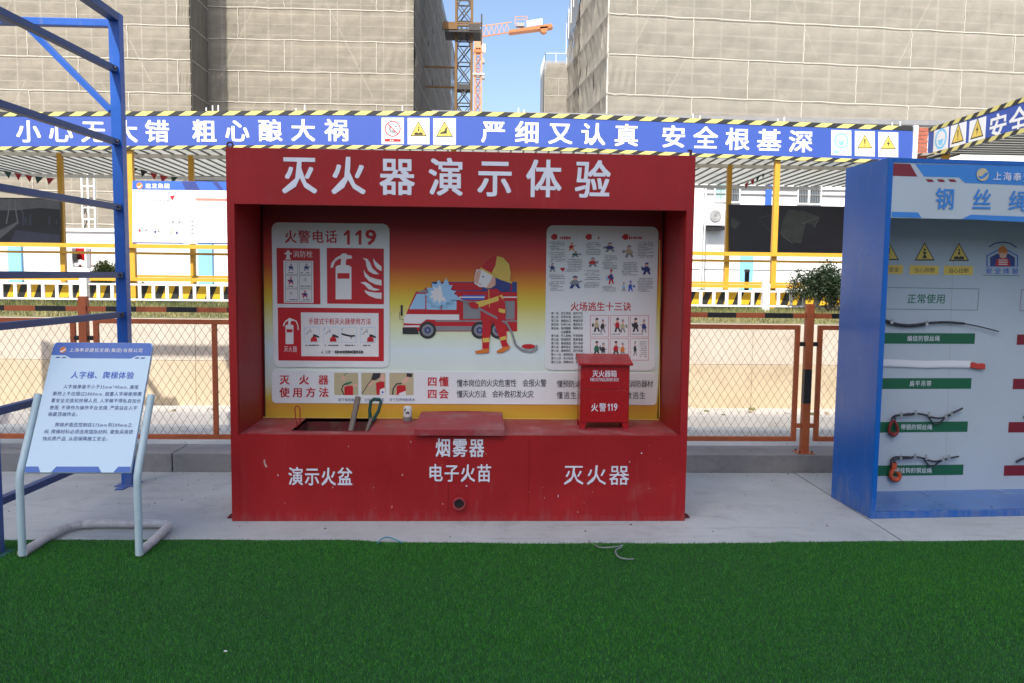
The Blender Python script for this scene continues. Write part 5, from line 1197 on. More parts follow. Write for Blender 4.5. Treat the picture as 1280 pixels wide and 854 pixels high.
# notice boards hanging between the posts
def board(x0, y0, x1, y1, Y, name, label):
    P_ = Plane((0, Y, 0), (1, 0, 0)); t = thing(name, tuple(at((x0+x1)/2, y1, 1, Y)), label, 'board'); return P_, t
P_, nb_ = board(165, 226, 300, 305, 7.0, 'notice_board', 'white printed notice board with blue header under the walkway left of booth')
p = Print(P_, 0); p.poly([(165.5, 226), (305, 227.5), (305, 305.5), (165.5, 304.3)], WHITE, d=0, th=.03); bb = p.build('panel', nb_)
p = Print(P_, .001); p.poly([(165.5, 226), (305, 227.5), (305, 238.5), (165.5, 237)], INKBLU); p.poly([(227, 227), (244, 227.2), (250, 237.8), (232, 237.6)], INKNAVY); p.poly([(265, 227.4), (272, 227.5), (280, 238.2), (274, 238.1)], INKNAVY)
p.poly([(165.5, 302.8), (228, 303.3), (231, 305), (165.5, 304.3)], INKNAVY); p.poly([(243, 303.4), (305, 304), (305, 305.5), (248, 305)], INKNAVY); p.build('printed_bands', bb)
p = Print(P_, .002); p.disc(174.5, 232.2, 4, INKORG); p.poly([(171.5, 233), (174, 233), (178, 230.5), (175, 234.8), (172.5, 235)], WHITE); p.row('建发集团', 182, 212, 229.5, 235.6, WHITE, .03, wpx=6.6); p.build('header_lettering', bb)
LG = mat('faint_print', (0.28, 0.28, 0.32), .6, var=.05)
p = Print(P_, .001); p.dashes(173, 256, 225, 284, 9, LG, cw=2.1, h=.28); p.dashes(236, 256, 300, 272, 5, LG, cw=2.1, h=.28); p.dashes(252, 275, 300, 296, 7, LG, cw=2.1, h=.28); p.dashes(178, 249, 212, 252, 1, LG, cw=5, h=.5)
p.poly([(243.5, 249.5), (246, 247.6), (303, 248.6), (303, 251.8), (246, 251)], mat('pale_red_ribbon', (.75, .22, .18), .5)); p.poly([(212, 245.5), (219, 244), (218, 246), (215.5, 251)], INKRED)
for x0, y0, k in ((214, 275, INKGREY), (221, 275, INKGREY), (172, 284, INKRED), (180, 285, INKGREY), (191, 286, INKNAVY), (196, 286, INKGREY), (212, 286, INKTAN), (218, 287, INKNAVY)): p.doodle(x0, y0, x0+5.5, y0+7.5 if k != INKGREY else y0+5, k, INKGREY)
for y in (277, 282, 287, 292): p.poly([(238, y), (240.5, y-1.4), (243, y), (240.5, y+1.4)], LG)
p.build('small_print', bb)
P_, db = board(-60, 247, 76, 305, 8.3, 'picture_board', 'dark picture board showing a bridge over water at the left edge')
p = Print(P_, 0); p.poly([(-90, 246), (75.5, 248), (75.5, 305.6), (-90, 304)], DKBOARD, d=0, th=.03); bb = p.build('panel', db)
p = Print(P_, .001); Z7b = lambda q: [(a/5.02, 230+b/5.02) for a, b in q]
p.poly(Z7b([(-400, 90), (375, 96), (375, 160), (250, 150), (100, 165), (-400, 170)]), PHOTOG); p.poly(Z7b([(60, 378), (100, 290), (375, 320), (375, 378)]), PHOTOW); p.poly(Z7b([(-60, 378), (-60, 320), (110, 235), (120, 245), (0, 345), (-10, 378)]), PHOTOG)
LGY = mat('print_bridge_grey', (.16, .16, .17), .5)
p.stroke(Z7b([(40, 250), (55, 170), (62, 95)]), 1.6, LGY); p.stroke(Z7b([(112, 245), (100, 170), (92, 95)]), 1.6, LGY); p.stroke(Z7b([(50, 160), (105, 160)]), 1.1, LGY); p.stroke(Z7b([(60, 100), (-80, 250)]), .6, LGY); p.stroke(Z7b([(0, 330), (110, 240)]), .8, LGY); p.stroke(Z7b([(95, 100), (150, 190)]), .6, LGY)
for i in range(16): x = 140+i*15; h = random.uniform(20, 60); p.poly(Z7b([(x, 250+h*.2), (x, 250-h), (x+12, 250-h), (x+12, 250+h*.2)]), random.choice((BLKS, PHOTOW)))
p.build('printed_picture', bb)
P_, db = board(912, 257, 1062, 317, 8.3, 'picture_board', 'dark aerial view board hanging between yellow posts left of blue cabinet')
p = Print(P_, 0); p.poly([(911.5, 255.6), (1200, 261), (1200, 322), (911.5, 316)], DKBOARD, d=0, th=.03); bb = p.build('panel', db)
DG = mat('print_dark_green', (.05, .055, .05), .5, var=.4, scale=6)
p = Print(P_, .001); Zd = lambda q: [(860+a/6.1, 180+b/6.1) for a, b in q]
p.poly(Zd([(760, 500), (870, 510), (1000, 555), (960, 620), (900, 600), (860, 760), (760, 740), (700, 690), (720, 600)]), DG); p.stroke(Zd([(540, 565), (640, 540), (700, 560)]), .8, DG); p.stroke(Zd([(540, 570), (600, 640), (640, 670)]), .8, DG); p.stroke(Zd([(870, 610), (940, 580), (1000, 560), (960, 640)]), 1.0, PHOTOG); p.stroke(Zd([(720, 700), (800, 760)]), .8, PHOTOG)
p.poly(Zd([(330, 560), (400, 600), (360, 650), (325, 630)]), DG); p.build('printed_picture', bb)

# bunting under the roof
def bunting(pts, Y, label, cols):
    t = thing('bunting', tuple(at(*pts[0], 1, Y)), label, 'bunting', 'strings of small triangular flags under the walkway roof')
    mb = MB(); mb.tube([at(x, y, 1, Y) for x, y in pts], 0.004, WHITEP, 5); mb.build('cord', t)
    for i in range(len(pts)-1):
        (x0, y0), (x1, y1) = pts[i], pts[i+1]
        A = at(x0+(x1-x0)*.12, y0+(y1-y0)*.12, 1, Y); B = at(x0+(x1-x0)*.88, y0+(y1-y0)*.88, 1, Y); tip = (A+B)/2+np.array([random.uniform(-.05, .05), random.uniform(-.05, .05), -0.13])
        mb = MB(); mb.add([tuple(A), tuple(B), tuple(tip), tuple((A+B)/2+np.array([0, .006, -.02]))], [(0, 1, 3), (0, 3, 2), (1, 2, 3)], cols[i % len(cols)]); mb.build('flag', t, fix=False)
FR_ = mat('red_flag', (.35, .03, .04), .7, transl=.3); FG = mat('dark_green_flag', (.03, .07, .06), .7, transl=.3)
bunting([(-12, 210), (2, 212.5), (16, 215.5), (29, 218), (42, 220), (56, 222), (70, 223)], 9.5, 'string of small red and dark flags at the left edge under roof', (BLKS, FG, FR_, FR_, FG, FR_))
bunting([(160, 208), (174, 211), (186, 214.5), (198, 218), (212, 221), (224, 221), (236, 222)], 9.5, 'string of small flags just above the white notice board', (FG, BLKS, FR_, FR_, FG, WHITEP))
bunting([(930, 231), (937, 226), (944, 222), (952, 217.5), (959, 213), (966, 210.5)], 9.5, 'string of small flags beside the bright front post on the right', (FR_, FR_, FG, FG, FR_))

# second walkway on the right, its banner runs towards the camera
A0 = at(1161, 160, 2, 4.13); B0 = at(1282, 120.5, 2, 4.13)
uu = B0-A0; uu[2] = 0; uu /= np.linalg.norm(uu)
RP = Plane((A0[0], A0[1], 0), uu)
if RP.n@(CPOS-RP.o) < 0: RP.n = -RP.n
cv2 = thing('covered_walkway', (A0[0], A0[1], 1.185), 'second covered walkway whose blue banner slants up at the top right corner', 'shelter')
a1_, b1_ = RP.loc(1161, 160); a2_, b2_ = RP.loc(1280, 121.5); _, bb1 = RP.loc(1280, 166); L2 = a2_+3.0
p = Print(RP, 0); p.ab([(0, bb1), (L2, bb1), (L2, b2_), (0, b2_)], BANNER, d=0, th=.03); bp2 = p.build('banner_panel', cv2)
p = Print(RP, 0); hs_ = 0.065
for b0, b1 in ((b2_-hs_, b2_), (bb1, bb1+hs_)): p.ab([(0, b0), (L2, b0), (L2, b1), (0, b1)], BLKS, d=.006, th=.006)
hz = p.build('hazard_strip', cv2)
p = Print(RP, 0)
for b0, b1 in ((b2_-hs_, b2_), (bb1, bb1+hs_)):
    a = 0.05
    while a < L2-.35: p.ab([(a, b0+.001), (a+.16, b0+.001), (a+.25, b1-.001), (a+.09, b1-.001)], YELS, d=.0075); a += .3
p.build('yellow_stripe', hz)
def plate2(x0, x1, y0a, y1a, y0b, y1b, kind):
    aa0 = RP.loc(x0, (y0a+y1a)/2)[0]; aa1 = RP.loc(x1, (y0b+y1b)/2)[0]; b1 = RP.loc(x0, y0a)[1]; b0 = RP.loc(x0, y1a)[1]
    p = Print(RP, .002); p.ab([(aa0, b0), (aa1, b0), (aa1, b1), (aa0, b1)], WHITE, d=.004, th=.003); cx = (aa0+aa1)/2; cy = b0+(b1-b0)*.6; r = (aa1-aa0)*.4
    def D(r_, m, d, ox=0, oy=0): p.ab([(cx+ox+r_*math.cos(t*PI/12), cy+oy+r_*math.sin(t*PI/12)) for t in range(24)], m, d=d)
    if kind == 'hat': D(r, SKYBLUE, .0045); D(r*.75, WHITE, .005); p.ab([(cx-r*.5, cy-.01), (cx+r*.5, cy-.01), (cx+r*.25, cy-r*.6), (cx-r*.25, cy-r*.6)], SKYBLUE, d=.0055); p.ab([(cx-r, b0+.03), (cx+r, b0+.03), (cx+r, b0+.06), (cx-r, b0+.06)], SKYBLUE, d=.0045)
    else:
        p.ab([(cx, cy+r*1.1), (cx-r, cy-r*.8), (cx+r, cy-r*.8)], BLKS, d=.0045); p.ab([(cx, cy+r*.9), (cx-r*.83, cy-r*.68), (cx+r*.83, cy-r*.68)], INKYEL, d=.005)
        if kind == 0: p.ab([(cx-r*.09, cy+r*.4), (cx+r*.09, cy+r*.4), (cx+r*.05, cy-r*.3), (cx-r*.05, cy-r*.3)], BLKS, d=.0055); D(r*.07, BLKS, .0055, 0, -r*.48)
        else: p.ab([(cx+r*.1, cy+r*.5), (cx-r*.2, cy-r*.1), (cx, cy-r*.05), (cx-r*.08, cy-r*.55), (cx+r*.22, cy+r*.08), (cx+r*.02, cy+r*.06)], BLKS, d=.0055)
        p.ab([(cx-r*.6, b0+.035), (cx+r*.6, b0+.035), (cx+r*.6, b0+.055), (cx-r*.6, b0+.055)], LG, d=.0045)
    p.build('sign_plate', bp2)
plate2(1167, 1185.5, 164, 195, 158, 191, 'hat'); plate2(1188, 1207.5, 158, 190, 153, 184, 0); plate2(1211.5, 1232, 152, 184, 146, 178, 1)
p = Print(RP, .002)
for i, ch in enumerate('安全根基深'):
    aa, b_ = RP.loc(1247.5, 159); aa += i*(RP.loc(1273.5, 152)[0]-RP.loc(1247.5, 159)[0]); vs, fs = glyph(ch, .03, 2); sc = .40
    if aa < L2-.4: put_glyph(p.mb, vs, fs, .02, lambda x, y, dd: RP.pt(aa+(x-.5)*sc, b_+(y-.38)*sc, dd), .003, WHITE)
p.build('lettering', bp2)
for k in range(int(L2/1.0)+1):
    mb = roof_sheet(k*1.0, 5, .2, 0.04, 3.4, 0, 0); mb.v = [tuple(map(float, RP.pt(x, bb1+.06+z, -y))) for x, y, z in mb.v]; mb.build('roof_sheet', cv2, fix=False)
for a in (0.35, 3.4):
    q = RP.pt(a, 0, -.1); mb = MB(); mb.box(q[0]-.04, q[0]+.04, q[1]-.04, q[1]+.04, 1.185 if a < 1 else -0.3, bb1+.05, YEL); mb.build('post', cv2)

# brick pillar between the two banners
bp_ = thing('brick_pillar', (7.1, 7.3, 1.185), 'narrow red brick pillar between the two blue banners', 'pillar')
xa = at(1147, 180, 1, 7.25)[0]; xb = at(1159.5, 180, 1, 7.25)[0]; zt = at(1152, 159, 1, 7.25)[2]
mb = MB(); mb.box(xa+.006, xb-.006, 7.256, 7.40, 1.185, zt-.004, MORTAR); mb.build('mortar_core', bp_)
bk0 = None; z = 1.19; row = 0
while z < zt-.05:
    for (x0, x1) in (((xa, xa+.05), (xa+.056, xb)) if row % 2 else ((xa, xb-.05), (xb-.044, xb))):
        mb = MB(); o_ = random.uniform(-.003, .003); mb.box(x0, x1, 7.25+o_, 7.41, z, z+.053, BRICK); mb.build('brick', bp_)
    z += .062; row += 1

# ================================================================== WHITE WALL, CABIN AND WHAT STANDS BEFORE IT
ww = thing('boundary_wall', (-8, 15, 1.185), 'low white boundary wall with pale blue pilasters behind the walkway', 'wall')
mb = MB(); mb.box(-24, -1.0, 15.0, 15.25, 1.185, 2.72, WALLW); mb.build('wall', ww)
mb = MB(); mb.box(-24, -1.0, 14.95, 15.3, 2.64, 2.70, WALLW); mb.build('coping', ww)
for a, b in ((10.5, 27), (248, 265.5), (-230, -213)):
    x0 = at(a, 330, 1, 14.95)[0]; x1 = at(b, 330, 1, 14.95)[0]; mb = MB(); mb.box(x0, x1, 14.93, 15.0, 1.185, 2.62, SKYBLUE); mb.build('pilaster', ww)
cn = thing('site_cabin', (6, 15, 1.185), 'white two storey site cabin with barred windows right of the booth', 'cabin')
mb = MB(); mb.box(-0.9, 16, 15.0, 20, 1.185, 5.6, WALLW); wl = mb.build('wall', cn)
mb = MB(); mb.box(-1.1, 16.2, 14.8, 20.2, 5.6, 5.72, GREYM); mb.build('roof', cn)
def X15(px_, py_=240): return at(px_, py_, 1, 15)[0]
def Z15(px_, py_): return at(px_, py_, 1, 15)[2]
for (x0, x1, y0, y1, g_, bars) in ((893.6, 906.5, 229, 250.5, GLASSG, 1), (912.5, 923.5, 229.5, 252, GLASS, 4), (997.8, 1009.5, 231, 254, GLASS, 5), (1012, 1025, 231.5, 254.5, GLASS, 5)):
    a, b, z0, z1 = X15(x0), X15(x1), Z15((x0+x1)/2, y1), Z15((x0+x1)/2, y0); mb = MB()
    for q in ((a-.03, b+.03, z0-.04, z0), (a-.03, b+.03, z1, z1+.04), (a-.03, a, z0, z1), (b, b+.03, z0, z1)): mb.box(q[0], q[1], 14.95, 15.0, q[2], q[3], WHITEP)
    wn_ = mb.build('window', cn); mb = MB(); mb.box(a, b, 14.985, 14.999, z0, z1, g_); mb.build('pane', wn_)
    for i in range(bars):
        x = a+(b-a)*(i+1)/(bars+1); mb = MB(); mb.tube([(x, 14.93, z0-.02), (x, 14.93, z1+.02)], .007, GREYM, 5); mb.build('bar', wn_)
for y in (235.8, 242.6):
    z = Z15(920, y); mb = MB(); mb.box(X15(878), 16, 14.96, 14.998, z-.012, z+.012, GREYM); mb.build('pipe', cn)
mb = MB(); mb.box(X15(956.5), X15(963.8), 14.94, 15.0, Z15(960, 262), Z15(960, 228), INKBLU); mb.build('blue_panel', cn)
x0, x1 = at(925.5, 335, 1, 14.95)[0], at(941, 335, 1, 14.95)[0]; mb = MB(); mb.box(x0, x1, 14.93, 15.0, 1.185, 2.62, SKYBLUE); mb.build('pilaster', cn)
for z in (1.9, 2.28): mb = MB(); mb.box(-.9, 16, 14.985, 14.9985, z-.008, z+.008, GREYM); mb.build('cladding_joint', cn)
ac = thing('air_conditioner', (X15(891), 14.7, 2.95), 'white air conditioner outdoor unit on the cabin wall', 'air conditioner')
a, b, z0, z1 = X15(878.5), X15(904.5), Z15(891, 283), Z15(891, 262.5)
mb = MB(); mb.box(a, b, 14.66, 14.94, z0, z1, WHITEP); mb.build('casing', ac, bevel=.01)
fc = ((a+b)/2-.03, 14.655, Z15(889, 271.5)); mb = MB(); mb.lathe(fc, (0, -1, 0), [(.002, .0), (.002, .15), (.012, .15), (.012, .135)], GREYM, 24)
mb.build('fan_grille', ac)
for r_ in (.05, .085, .12):
    mb = MB(); mb.tube([(fc[0]+r_*math.cos(t*PI/12), 14.64, fc[2]+r_*math.sin(t*PI/12)) for t in range(25)], .005, WHITEP, 5, cap=False); mb.build('grille_ring', ac)
mb = MB(); mb.box(a+.02, b-.02, 14.7, 14.98, z0-.11, z0-.02, BLACKP); mb.build('bracket', ac)
mb = MB(); mb.tube([(X15(873.5), 14.6, 1.185), (X15(873.5), 14.6, 3.9)], .025, WHITEP, 8); mb.tube([(X15(876.8), 14.6, 1.185), (X15(876.8), 14.6, 3.9)], .02, WHITEP, 8)
for z in np.arange(1.6, 3.9, .35): mb.tube([(X15(873.5), 14.6, z), (X15(876.8), 14.6, z)], .012, GREYM, 6)
tag(mb.build('ladder'), 'narrow white ladder against the cabin just right of the booth', 'ladder')
# bollard lamp
bl = thing('bollard', (at(934, 350, 1, 12)[0], 12, 1.19), 'dark grey bollard in front of the pale blue cabin pilaster', 'bollard')
q = at(934, 337, 1, 12); mb = MB(); mb.lathe((q[0], 12, 1.19), (0, 0, 1), [(0, .05), (q[2]-1.26, .05), (q[2]-1.25, .055)], MASTD, 12); mb.build('post', bl, smooth=True)
mb = MB(); mb.lathe((q[0], 12, q[2]-.06), (0, 0, 1), [(0, .056), (.05, .07), (.07, .03), (.07, 0)], GREYM, 12); mb.build('cap', bl, smooth=True)
# scaffold tower by the white wall
sc_ = thing('scaffold_tower', (at(110, 285, 1, 16)[0], 16, 1.185), 'slim white steel scaffold tower standing behind the white wall on left', 'scaffold')
sx = [at(x, 250, 1, 16)[0] for x in (103, 110.5, 118.5)]
for x in sx:
    mb = MB(); mb.tube([(x, 16, 1.185), (x, 16, 4.4)], .03, POLE, 8); mb.build('standard', sc_)
for z in (2.1, 2.65, 3.0, 3.3, 3.85): mb = MB(); mb.tube([(sx[0], 16, z), (sx[2], 16, z)], .022, POLE, 6); mb.build('ledger', sc_)
for z, dz in ((2.7, .4), (3.1, .35), (3.4, -.4)): mb = MB(); mb.tube([(sx[0], 16, z), (sx[1], 16, z+dz)], .015, MASTD, 6); mb.build('brace', sc_)
for z in (3.56, 3.42): mb = MB(); mb.tube([(sx[1], 16, z), (sx[2]+1.0, 16, z-.18)], .015, MASTD, 6); mb.build('brace', sc_)
# fire point box
fp_ = thing('fire_point', (at(98, 335, 1, 14.3)[0], 14.3, 1.6), 'small red fire point cabinet with white hose by the white wall', 'fire cabinet')
a, b = at(88, 325, 1, 14.3)[0], at(108, 325, 1, 14.3)[0]; z0, z1 = at(98, 334, 1, 14.3)[2], at(98, 310, 1, 14.3)[2]
mb = MB(); mb.box(a, b, 14.5, 14.55, z0, z1, REDBOX); mb.box(a, a+.04, 14.3, 14.5, z0, z1, WHITEP); mb.box(b-.04, b, 14.3, 14.5, z0, z1, WHITEP); mb.box(a, b, 14.3, 14.5, z0-.03, z0, WHITEP); mb.build('cabinet', fp_)
mb = MB(); c = ((a+b)/2, 14.4, z0+.02)
for rr in (.06, .1, .14): mb.tube([(c[0]+rr*math.cos(t*PI/10), 14.38, c[2]+rr*math.sin(t*PI/10)) for t in range(11)], .02, WHITEP, 6)
mb.build('hose', fp_, smooth=True)
mb = MB(); mb.box(a+.06, a+.14, 14.32, 14.46, z0+.14, z0+.36, BLACKP); mb.build('nozzle_box', fp_)

# ================================================================== BUSHES
def bush(name, c, rx, ry, rz, n, leaf, m, label, stems=5, seed=1):
    rg = np.random.default_rng(seed); t = thing(name, (c[0], c[1], c[2]), label, 'bush')
    clumps = [(rg.normal(0, .45, 3)*[rx, ry, rz]*[.9, .9, .6]+[c[0], c[1], c[2]+rz*1.05]) for _ in range(26)]
    mb = MB(); V = []; F = []
    for k in range(n):
        q = clumps[rg.integers(len(clumps))]; d = rg.normal(0, 1, 3); d /= np.linalg.norm(d)
        P_ = q+d*[rx, ry, rz]*np.array(.38*rg.uniform(.3, 1.15)); P_[2] = max(P_[2], c[2]+.02)
        a = rg.normal(0, 1, 3); a /= np.linalg.norm(a); b = np.cross(a, rg.normal(0, 1, 3)); b /= np.linalg.norm(b); l = leaf*rg.uniform(.6, 1.3)
        i = len(V); V += [tuple(P_-a*l*.5), tuple(P_+b*l*.25), tuple(P_+a*l*.6), tuple(P_-b*l*.25)]; F += [(i, i+1, i+2, i+3)]
    mb.add(V, F, m); fo = mb.build('foliage', t, fix=False); fo['kind'] = 'stuff'
    for k in range(stems):
        q = clumps[k]; mb = MB(); mb.tube([(c[0]+rg.normal(0, .02), c[1]+rg.normal(0, .02), c[2]-.02), tuple((np.array(c)+q)/2+rg.normal(0, .03, 3)), tuple(q)], .01, BARK, 6, rs=[.014, .009, .004]); mb.build('stem', t)
q = at(1037, 389, 1, 6.0); bush('shrub', (q[0], 6.0, 1.185), .40, .36, .41, 9500, .038, LEAFD, 'dark leafy round shrub beside the blue cabinet on the verge', seed=3)
q = at(135, 348, 1, 12.5); bush('shrub', (q[0], 12.5, 1.19), .36, .3, .42, 4200, .05, LEAFL, 'green bushy shrub before the white wall behind the blue post', seed=5)
q = at(170, 350, 1, 13.5); bush('shrub', (q[0], 13.5, 1.19), .16, .15, .14, 500, .05, LEAFL, 'tiny green shrub tuft low against the white wall', 3, seed=6)
q = at(874, 353, 1, 13.5); bush('shrub', (q[0], 13.5, 1.19), .2, .15, .13, 500, .05, LEAFL, 'small green tuft by the cabin just right of the booth', 3, seed=8)

# ================================================================== NETTED BUILDINGS
SW, SH = 5.1, 1.72
def sheet_mesh(seed, w_, h_, m=NET, amp=.05):
    rg = np.random.default_rng(seed); nx, nz = 20, 7; V = []; F = []; MI = []
    ph = rg.uniform(0, 6, 8)
    for j in range(nz+1):
        for i in range(nx+1):
            u, v = i/nx, j/nz; e = math.sin(PI*v)**.7
            poles = abs(math.sin(PI*u*4))                        # pushed out between the scaffold poles
            y = -e*amp*(.5+.5*poles) - amp*.35*math.sin(u*9+ph[0]+v*3)*e - amp*.25*math.sin(u*23+ph[1]-v*9)*e - amp*.12*rg.normal()*e
            V.append((u*w_, y, v*h_))
    for j in range(nz):
        for i in range(nx): k = j*(nx+1)+i; F.append((k, k+1, k+nx+2, k+nx+1)); MI.append(0)
    e = .026
    for (x0, x1, z0, z1) in ((0, w_, -e*.6, e*.9), (-e*.5, e*.7, e, h_-e)):
        k = len(V); n = 12; V_ = []
        for i in range(n+1):
            t = i/n
            if x1-x0 > 1: s_ = .012*math.sin(t*PI*4*1.0+ph[2]) + .006*rg.normal(); V_ += [(x0+(x1-x0)*t, -.05, z0+s_), (x0+(x1-x0)*t, -.05, z1+s_)]
            else: s_ = .01*rg.normal(); V_ += [(x0+s_, -.05, z0+(z1-z0)*t), (x1+s_, -.05, z0+(z1-z0)*t)]
        V += V_
        for i in range(n): F.append((k+2*i, k+2*i+2, k+2*i+3, k+2*i+1)); MI.append(1)
    me = bpy.data.meshes.new('net_sheet'); me.from_pydata(V, [], F); me.materials.append(m); me.materials.append(HEM); me.polygons.foreach_set('material_index', MI); me.update()
    me.polygons.foreach_set('use_smooth', [x == 0 for x in MI]); return me
_sm = {}
def net_face(root, P_, a0, a1, z0, rows, off, m=NET, sw=SW, sh=SH, amp=.05, seams=0.0):
    """P_ is the wall's plane; sheets hang in staggered rows between a0 and a1"""
    ang = math.atan2(P_.u[1], P_.u[0])
    for r_ in range(rows):
        a = a0 - (sw - ((off + (r_ % 2)*.5) % 1)*sw) % sw
        if a > a0: a -= sw
        while a < a1-.05:
            s0, s1 = max(a, a0), min(a+sw, a1); wd = s1-s0
            if wd > .12:
                key = (round(wd, 2), sh, m.name, random.randrange(4), amp)
                if key not in _sm: _sm[key] = sheet_mesh(hash(key[:2]) % 1000+key[3]*7, wd, sh, m, amp)
                o = bpy.data.objects.new('net_sheet', _sm[key]); COL.objects.link(o); o.parent = root
                q = P_.pt(s0, z0+r_*sh, random.uniform(0, .02)); o.location = Vector(q)-root_loc(root); o.rotation_euler = (0, 0, ang)
            a += sw
def scaffold_grid(root, P_, a0, a1, z0, z1, d=-.10, sp=1.28, ph=0.0, diag=True):
    mb = MB(); a = a0+ph
    while a < a1:
        mb.bar(P_.pt(a, z0, d), P_.pt(a, z1, d), .055, .055, POLE, up=P_.n); a += sp
    z = z0
    while z < z1: mb.bar(P_.pt(a0, z, d-.03), P_.pt(a1, z, d-.03), .035, .04, POLE); z += SH/3
    if diag:
        a = a0+1
        k = 0
        while a < a1-3:
            zz = z0
            while zz < z1-4:
                s_ = 1 if (k % 2 == 0) else -1
                mb.bar(P_.pt(a, zz, d+.02), P_.pt(a+2.6, zz+5.2, d+.02), .05, .05, POLE) if s_ > 0 else mb.bar(P_.pt(a+2.6, zz, d+.02), P_.pt(a, zz+5.2, d+.02), .05, .05, POLE)
                zz += 5.2
            a += 6.4; k += 1
    stuff(mb.build('scaffold', root, fix=False))
GZ = 1.17
# left building: a recessed main face, a block standing forward at left
lbld = thing('netted_building', (-12, 41, GZ), 'tall building wrapped in beige scaffold netting filling the upper left', 'building')
mb = MB(); mb.hexa([(-30, 41.9, GZ), (-4.0, 41.9, GZ), (-2.9, 75, GZ), (-30, 75, GZ), (-30, 41.9, 24), (-4.0, 41.9, 24), (-2.9, 75, 24), (-30, 75, 24)], CORE); mb.box(-38, -15.6, 39.1, 41.9, GZ, 24, CORE); mb.build('core', lbld)
FM = Plane((0, 41, 0), (1, 0, 0)); zr = 11.21-SH*5-.03; zr_l = 11.0-SH*5
off = ((-5.85+14.0)/SW) % 1
net_face(lbld, FM, -16.0, -3.72, zr, 12, 0.0); scaffold_grid(lbld, FM, -16, -3.72, GZ, 22, ph=.35)
FL = Plane((0, 38.2, 0), (1, 0, 0)); net_face(lbld, FL, -40.0, -15.13, zr_l, 12, .25); scaffold_grid(lbld, FL, -40, -15.13, GZ, 22, ph=.6)
FS = Plane((-15.13, 38.2, 0), (0, 1, 0)); FS.n = np.array([1.0, 0, 0])
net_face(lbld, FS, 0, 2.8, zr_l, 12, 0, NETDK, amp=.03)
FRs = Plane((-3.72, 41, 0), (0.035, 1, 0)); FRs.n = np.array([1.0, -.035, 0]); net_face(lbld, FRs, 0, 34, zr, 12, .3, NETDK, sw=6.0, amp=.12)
# right building
rb = thing('netted_building', (5.73, 31, GZ), 'tall building wrapped in pale grey scaffold netting filling the upper right', 'building')
tr = math.radians(4.6); ru = np.array([math.cos(tr), math.sin(tr), 0]); rn = np.array([math.sin(tr), -math.cos(tr), 0]); rp = np.array([-math.sin(tr), math.cos(tr), 0])
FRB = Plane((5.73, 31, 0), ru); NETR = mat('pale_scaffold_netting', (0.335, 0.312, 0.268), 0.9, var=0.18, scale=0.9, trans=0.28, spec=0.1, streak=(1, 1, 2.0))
zr2 = 9.82-1.74*5
net_face(rb, FRB, 0, 26, zr2, 12, 1-(1.35/5.25)*1.0+.0, NETR, sw=5.25, sh=1.74); scaffold_grid(rb, FRB, 0, 26, GZ, 22, ph=.02, sp=1.31)
FSB = Plane((5.73, 31, 0), rp); FSB.n = -ru
net_face(rb, FSB, 0, 6.4, zr2, 12, .4, NETR, sw=3.2, sh=1.74, amp=.10)
FSC = Plane(FRB.pt(.0, 0, 0), rp); FSC.n = -ru; q_o = np.array([5.73, 31, 0])+rp*6.38-ru*.06; FSC.o = q_o
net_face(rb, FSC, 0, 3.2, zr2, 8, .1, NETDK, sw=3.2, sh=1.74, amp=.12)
mb = MB()
def RBp(a, w_, z): return tuple(np.array([5.73, 31, 0])+ru*a+rp*w_+np.array([0, 0, z]))
mb.hexa([RBp(.35, .8, GZ), RBp(25.5, .8, GZ), RBp(25.5, 6.3, GZ), RBp(.35, 6.3, GZ), RBp(.35, .8, 22), RBp(25.5, .8, 22), RBp(25.5, 6.3, 22), RBp(.35, 6.3, 22)], CORE); mb.hexa([RBp(.3, 6.32, GZ), RBp(25.5, 6.32, GZ), RBp(25.5, 9.5, GZ), RBp(.3, 9.5, GZ), RBp(.3, 6.32, 18.2), RBp(25.5, 6.32, 18.2), RBp(25.5, 9.5, 15.2), RBp(.3, 9.5, 15.2)], CORE); mb.build('core', rb)
mb = MB(); zt8 = zr2+8*1.74
mb.add([tuple(FSC.pt(0, zt8, .02)), tuple(FSC.pt(3.2, zt8, .02)), tuple(FSC.pt(3.2, 15.4, .02)), tuple(FSC.pt(0, 18.5, .02))], [(0, 1, 2, 3)], NETDK); mb.build('net_sheet', rb, fix=False)
mb = MB()
for a in np.arange(0, 3.3, .65):
    z = 18.5-(a/3.2)*3.1; mb.bar(FSC.pt(a, z-1.2, .05), FSC.pt(a, z+.5, .05), .04, .04, POLE)
mb.bar(FSC.pt(0, 18.9, .05), FSC.pt(3.2, 15.8, .05), .03, .03, POLE); stuff(mb.build('scaffold', rb, fix=False))
# distant tower
tw = thing('netted_tower', (9, 85, GZ), 'small distant netted tower seen between the two big buildings', 'building')
TX0 = at(681, 100, 1, 85)[0]; TZ = at(690, 76, 1, 85)[2]
mb = MB(); mb.box(TX0+.3, TX0+7, 85.4, 91.4, GZ, TZ-.2, CORE); mb.build('core', tw)
FT = Plane((0, 85, 0), (1, 0, 0)); net_face(tw, FT, TX0, TX0+7, TZ-1.9*12, 12, .35, NET, sw=4.4, sh=1.9)
mb = MB(); mb.add([(TX0, 85, GZ), (TX0, 91.8, GZ), (TX0, 91.8, TZ), (TX0, 85, TZ)], [(0, 1, 2, 3)], NETDK); mb.build('net_sheet', tw, fix=False)
mb = MB()
for x in np.arange(TX0, TX0+7, 1.2): mb.bar((x, 85, TZ-.5), (x, 85, TZ+.9), .05, .05, POLE)
for y in np.arange(85, 91.8, 1.2): mb.bar((TX0, y, TZ-.5), (TX0, y, TZ+.9), .05, .05, POLE)
mb.bar((TX0, 85, TZ+.8), (TX0+7, 85, TZ+.8), .05, .05, POLE); stuff(mb.build('scaffold', tw, fix=False))

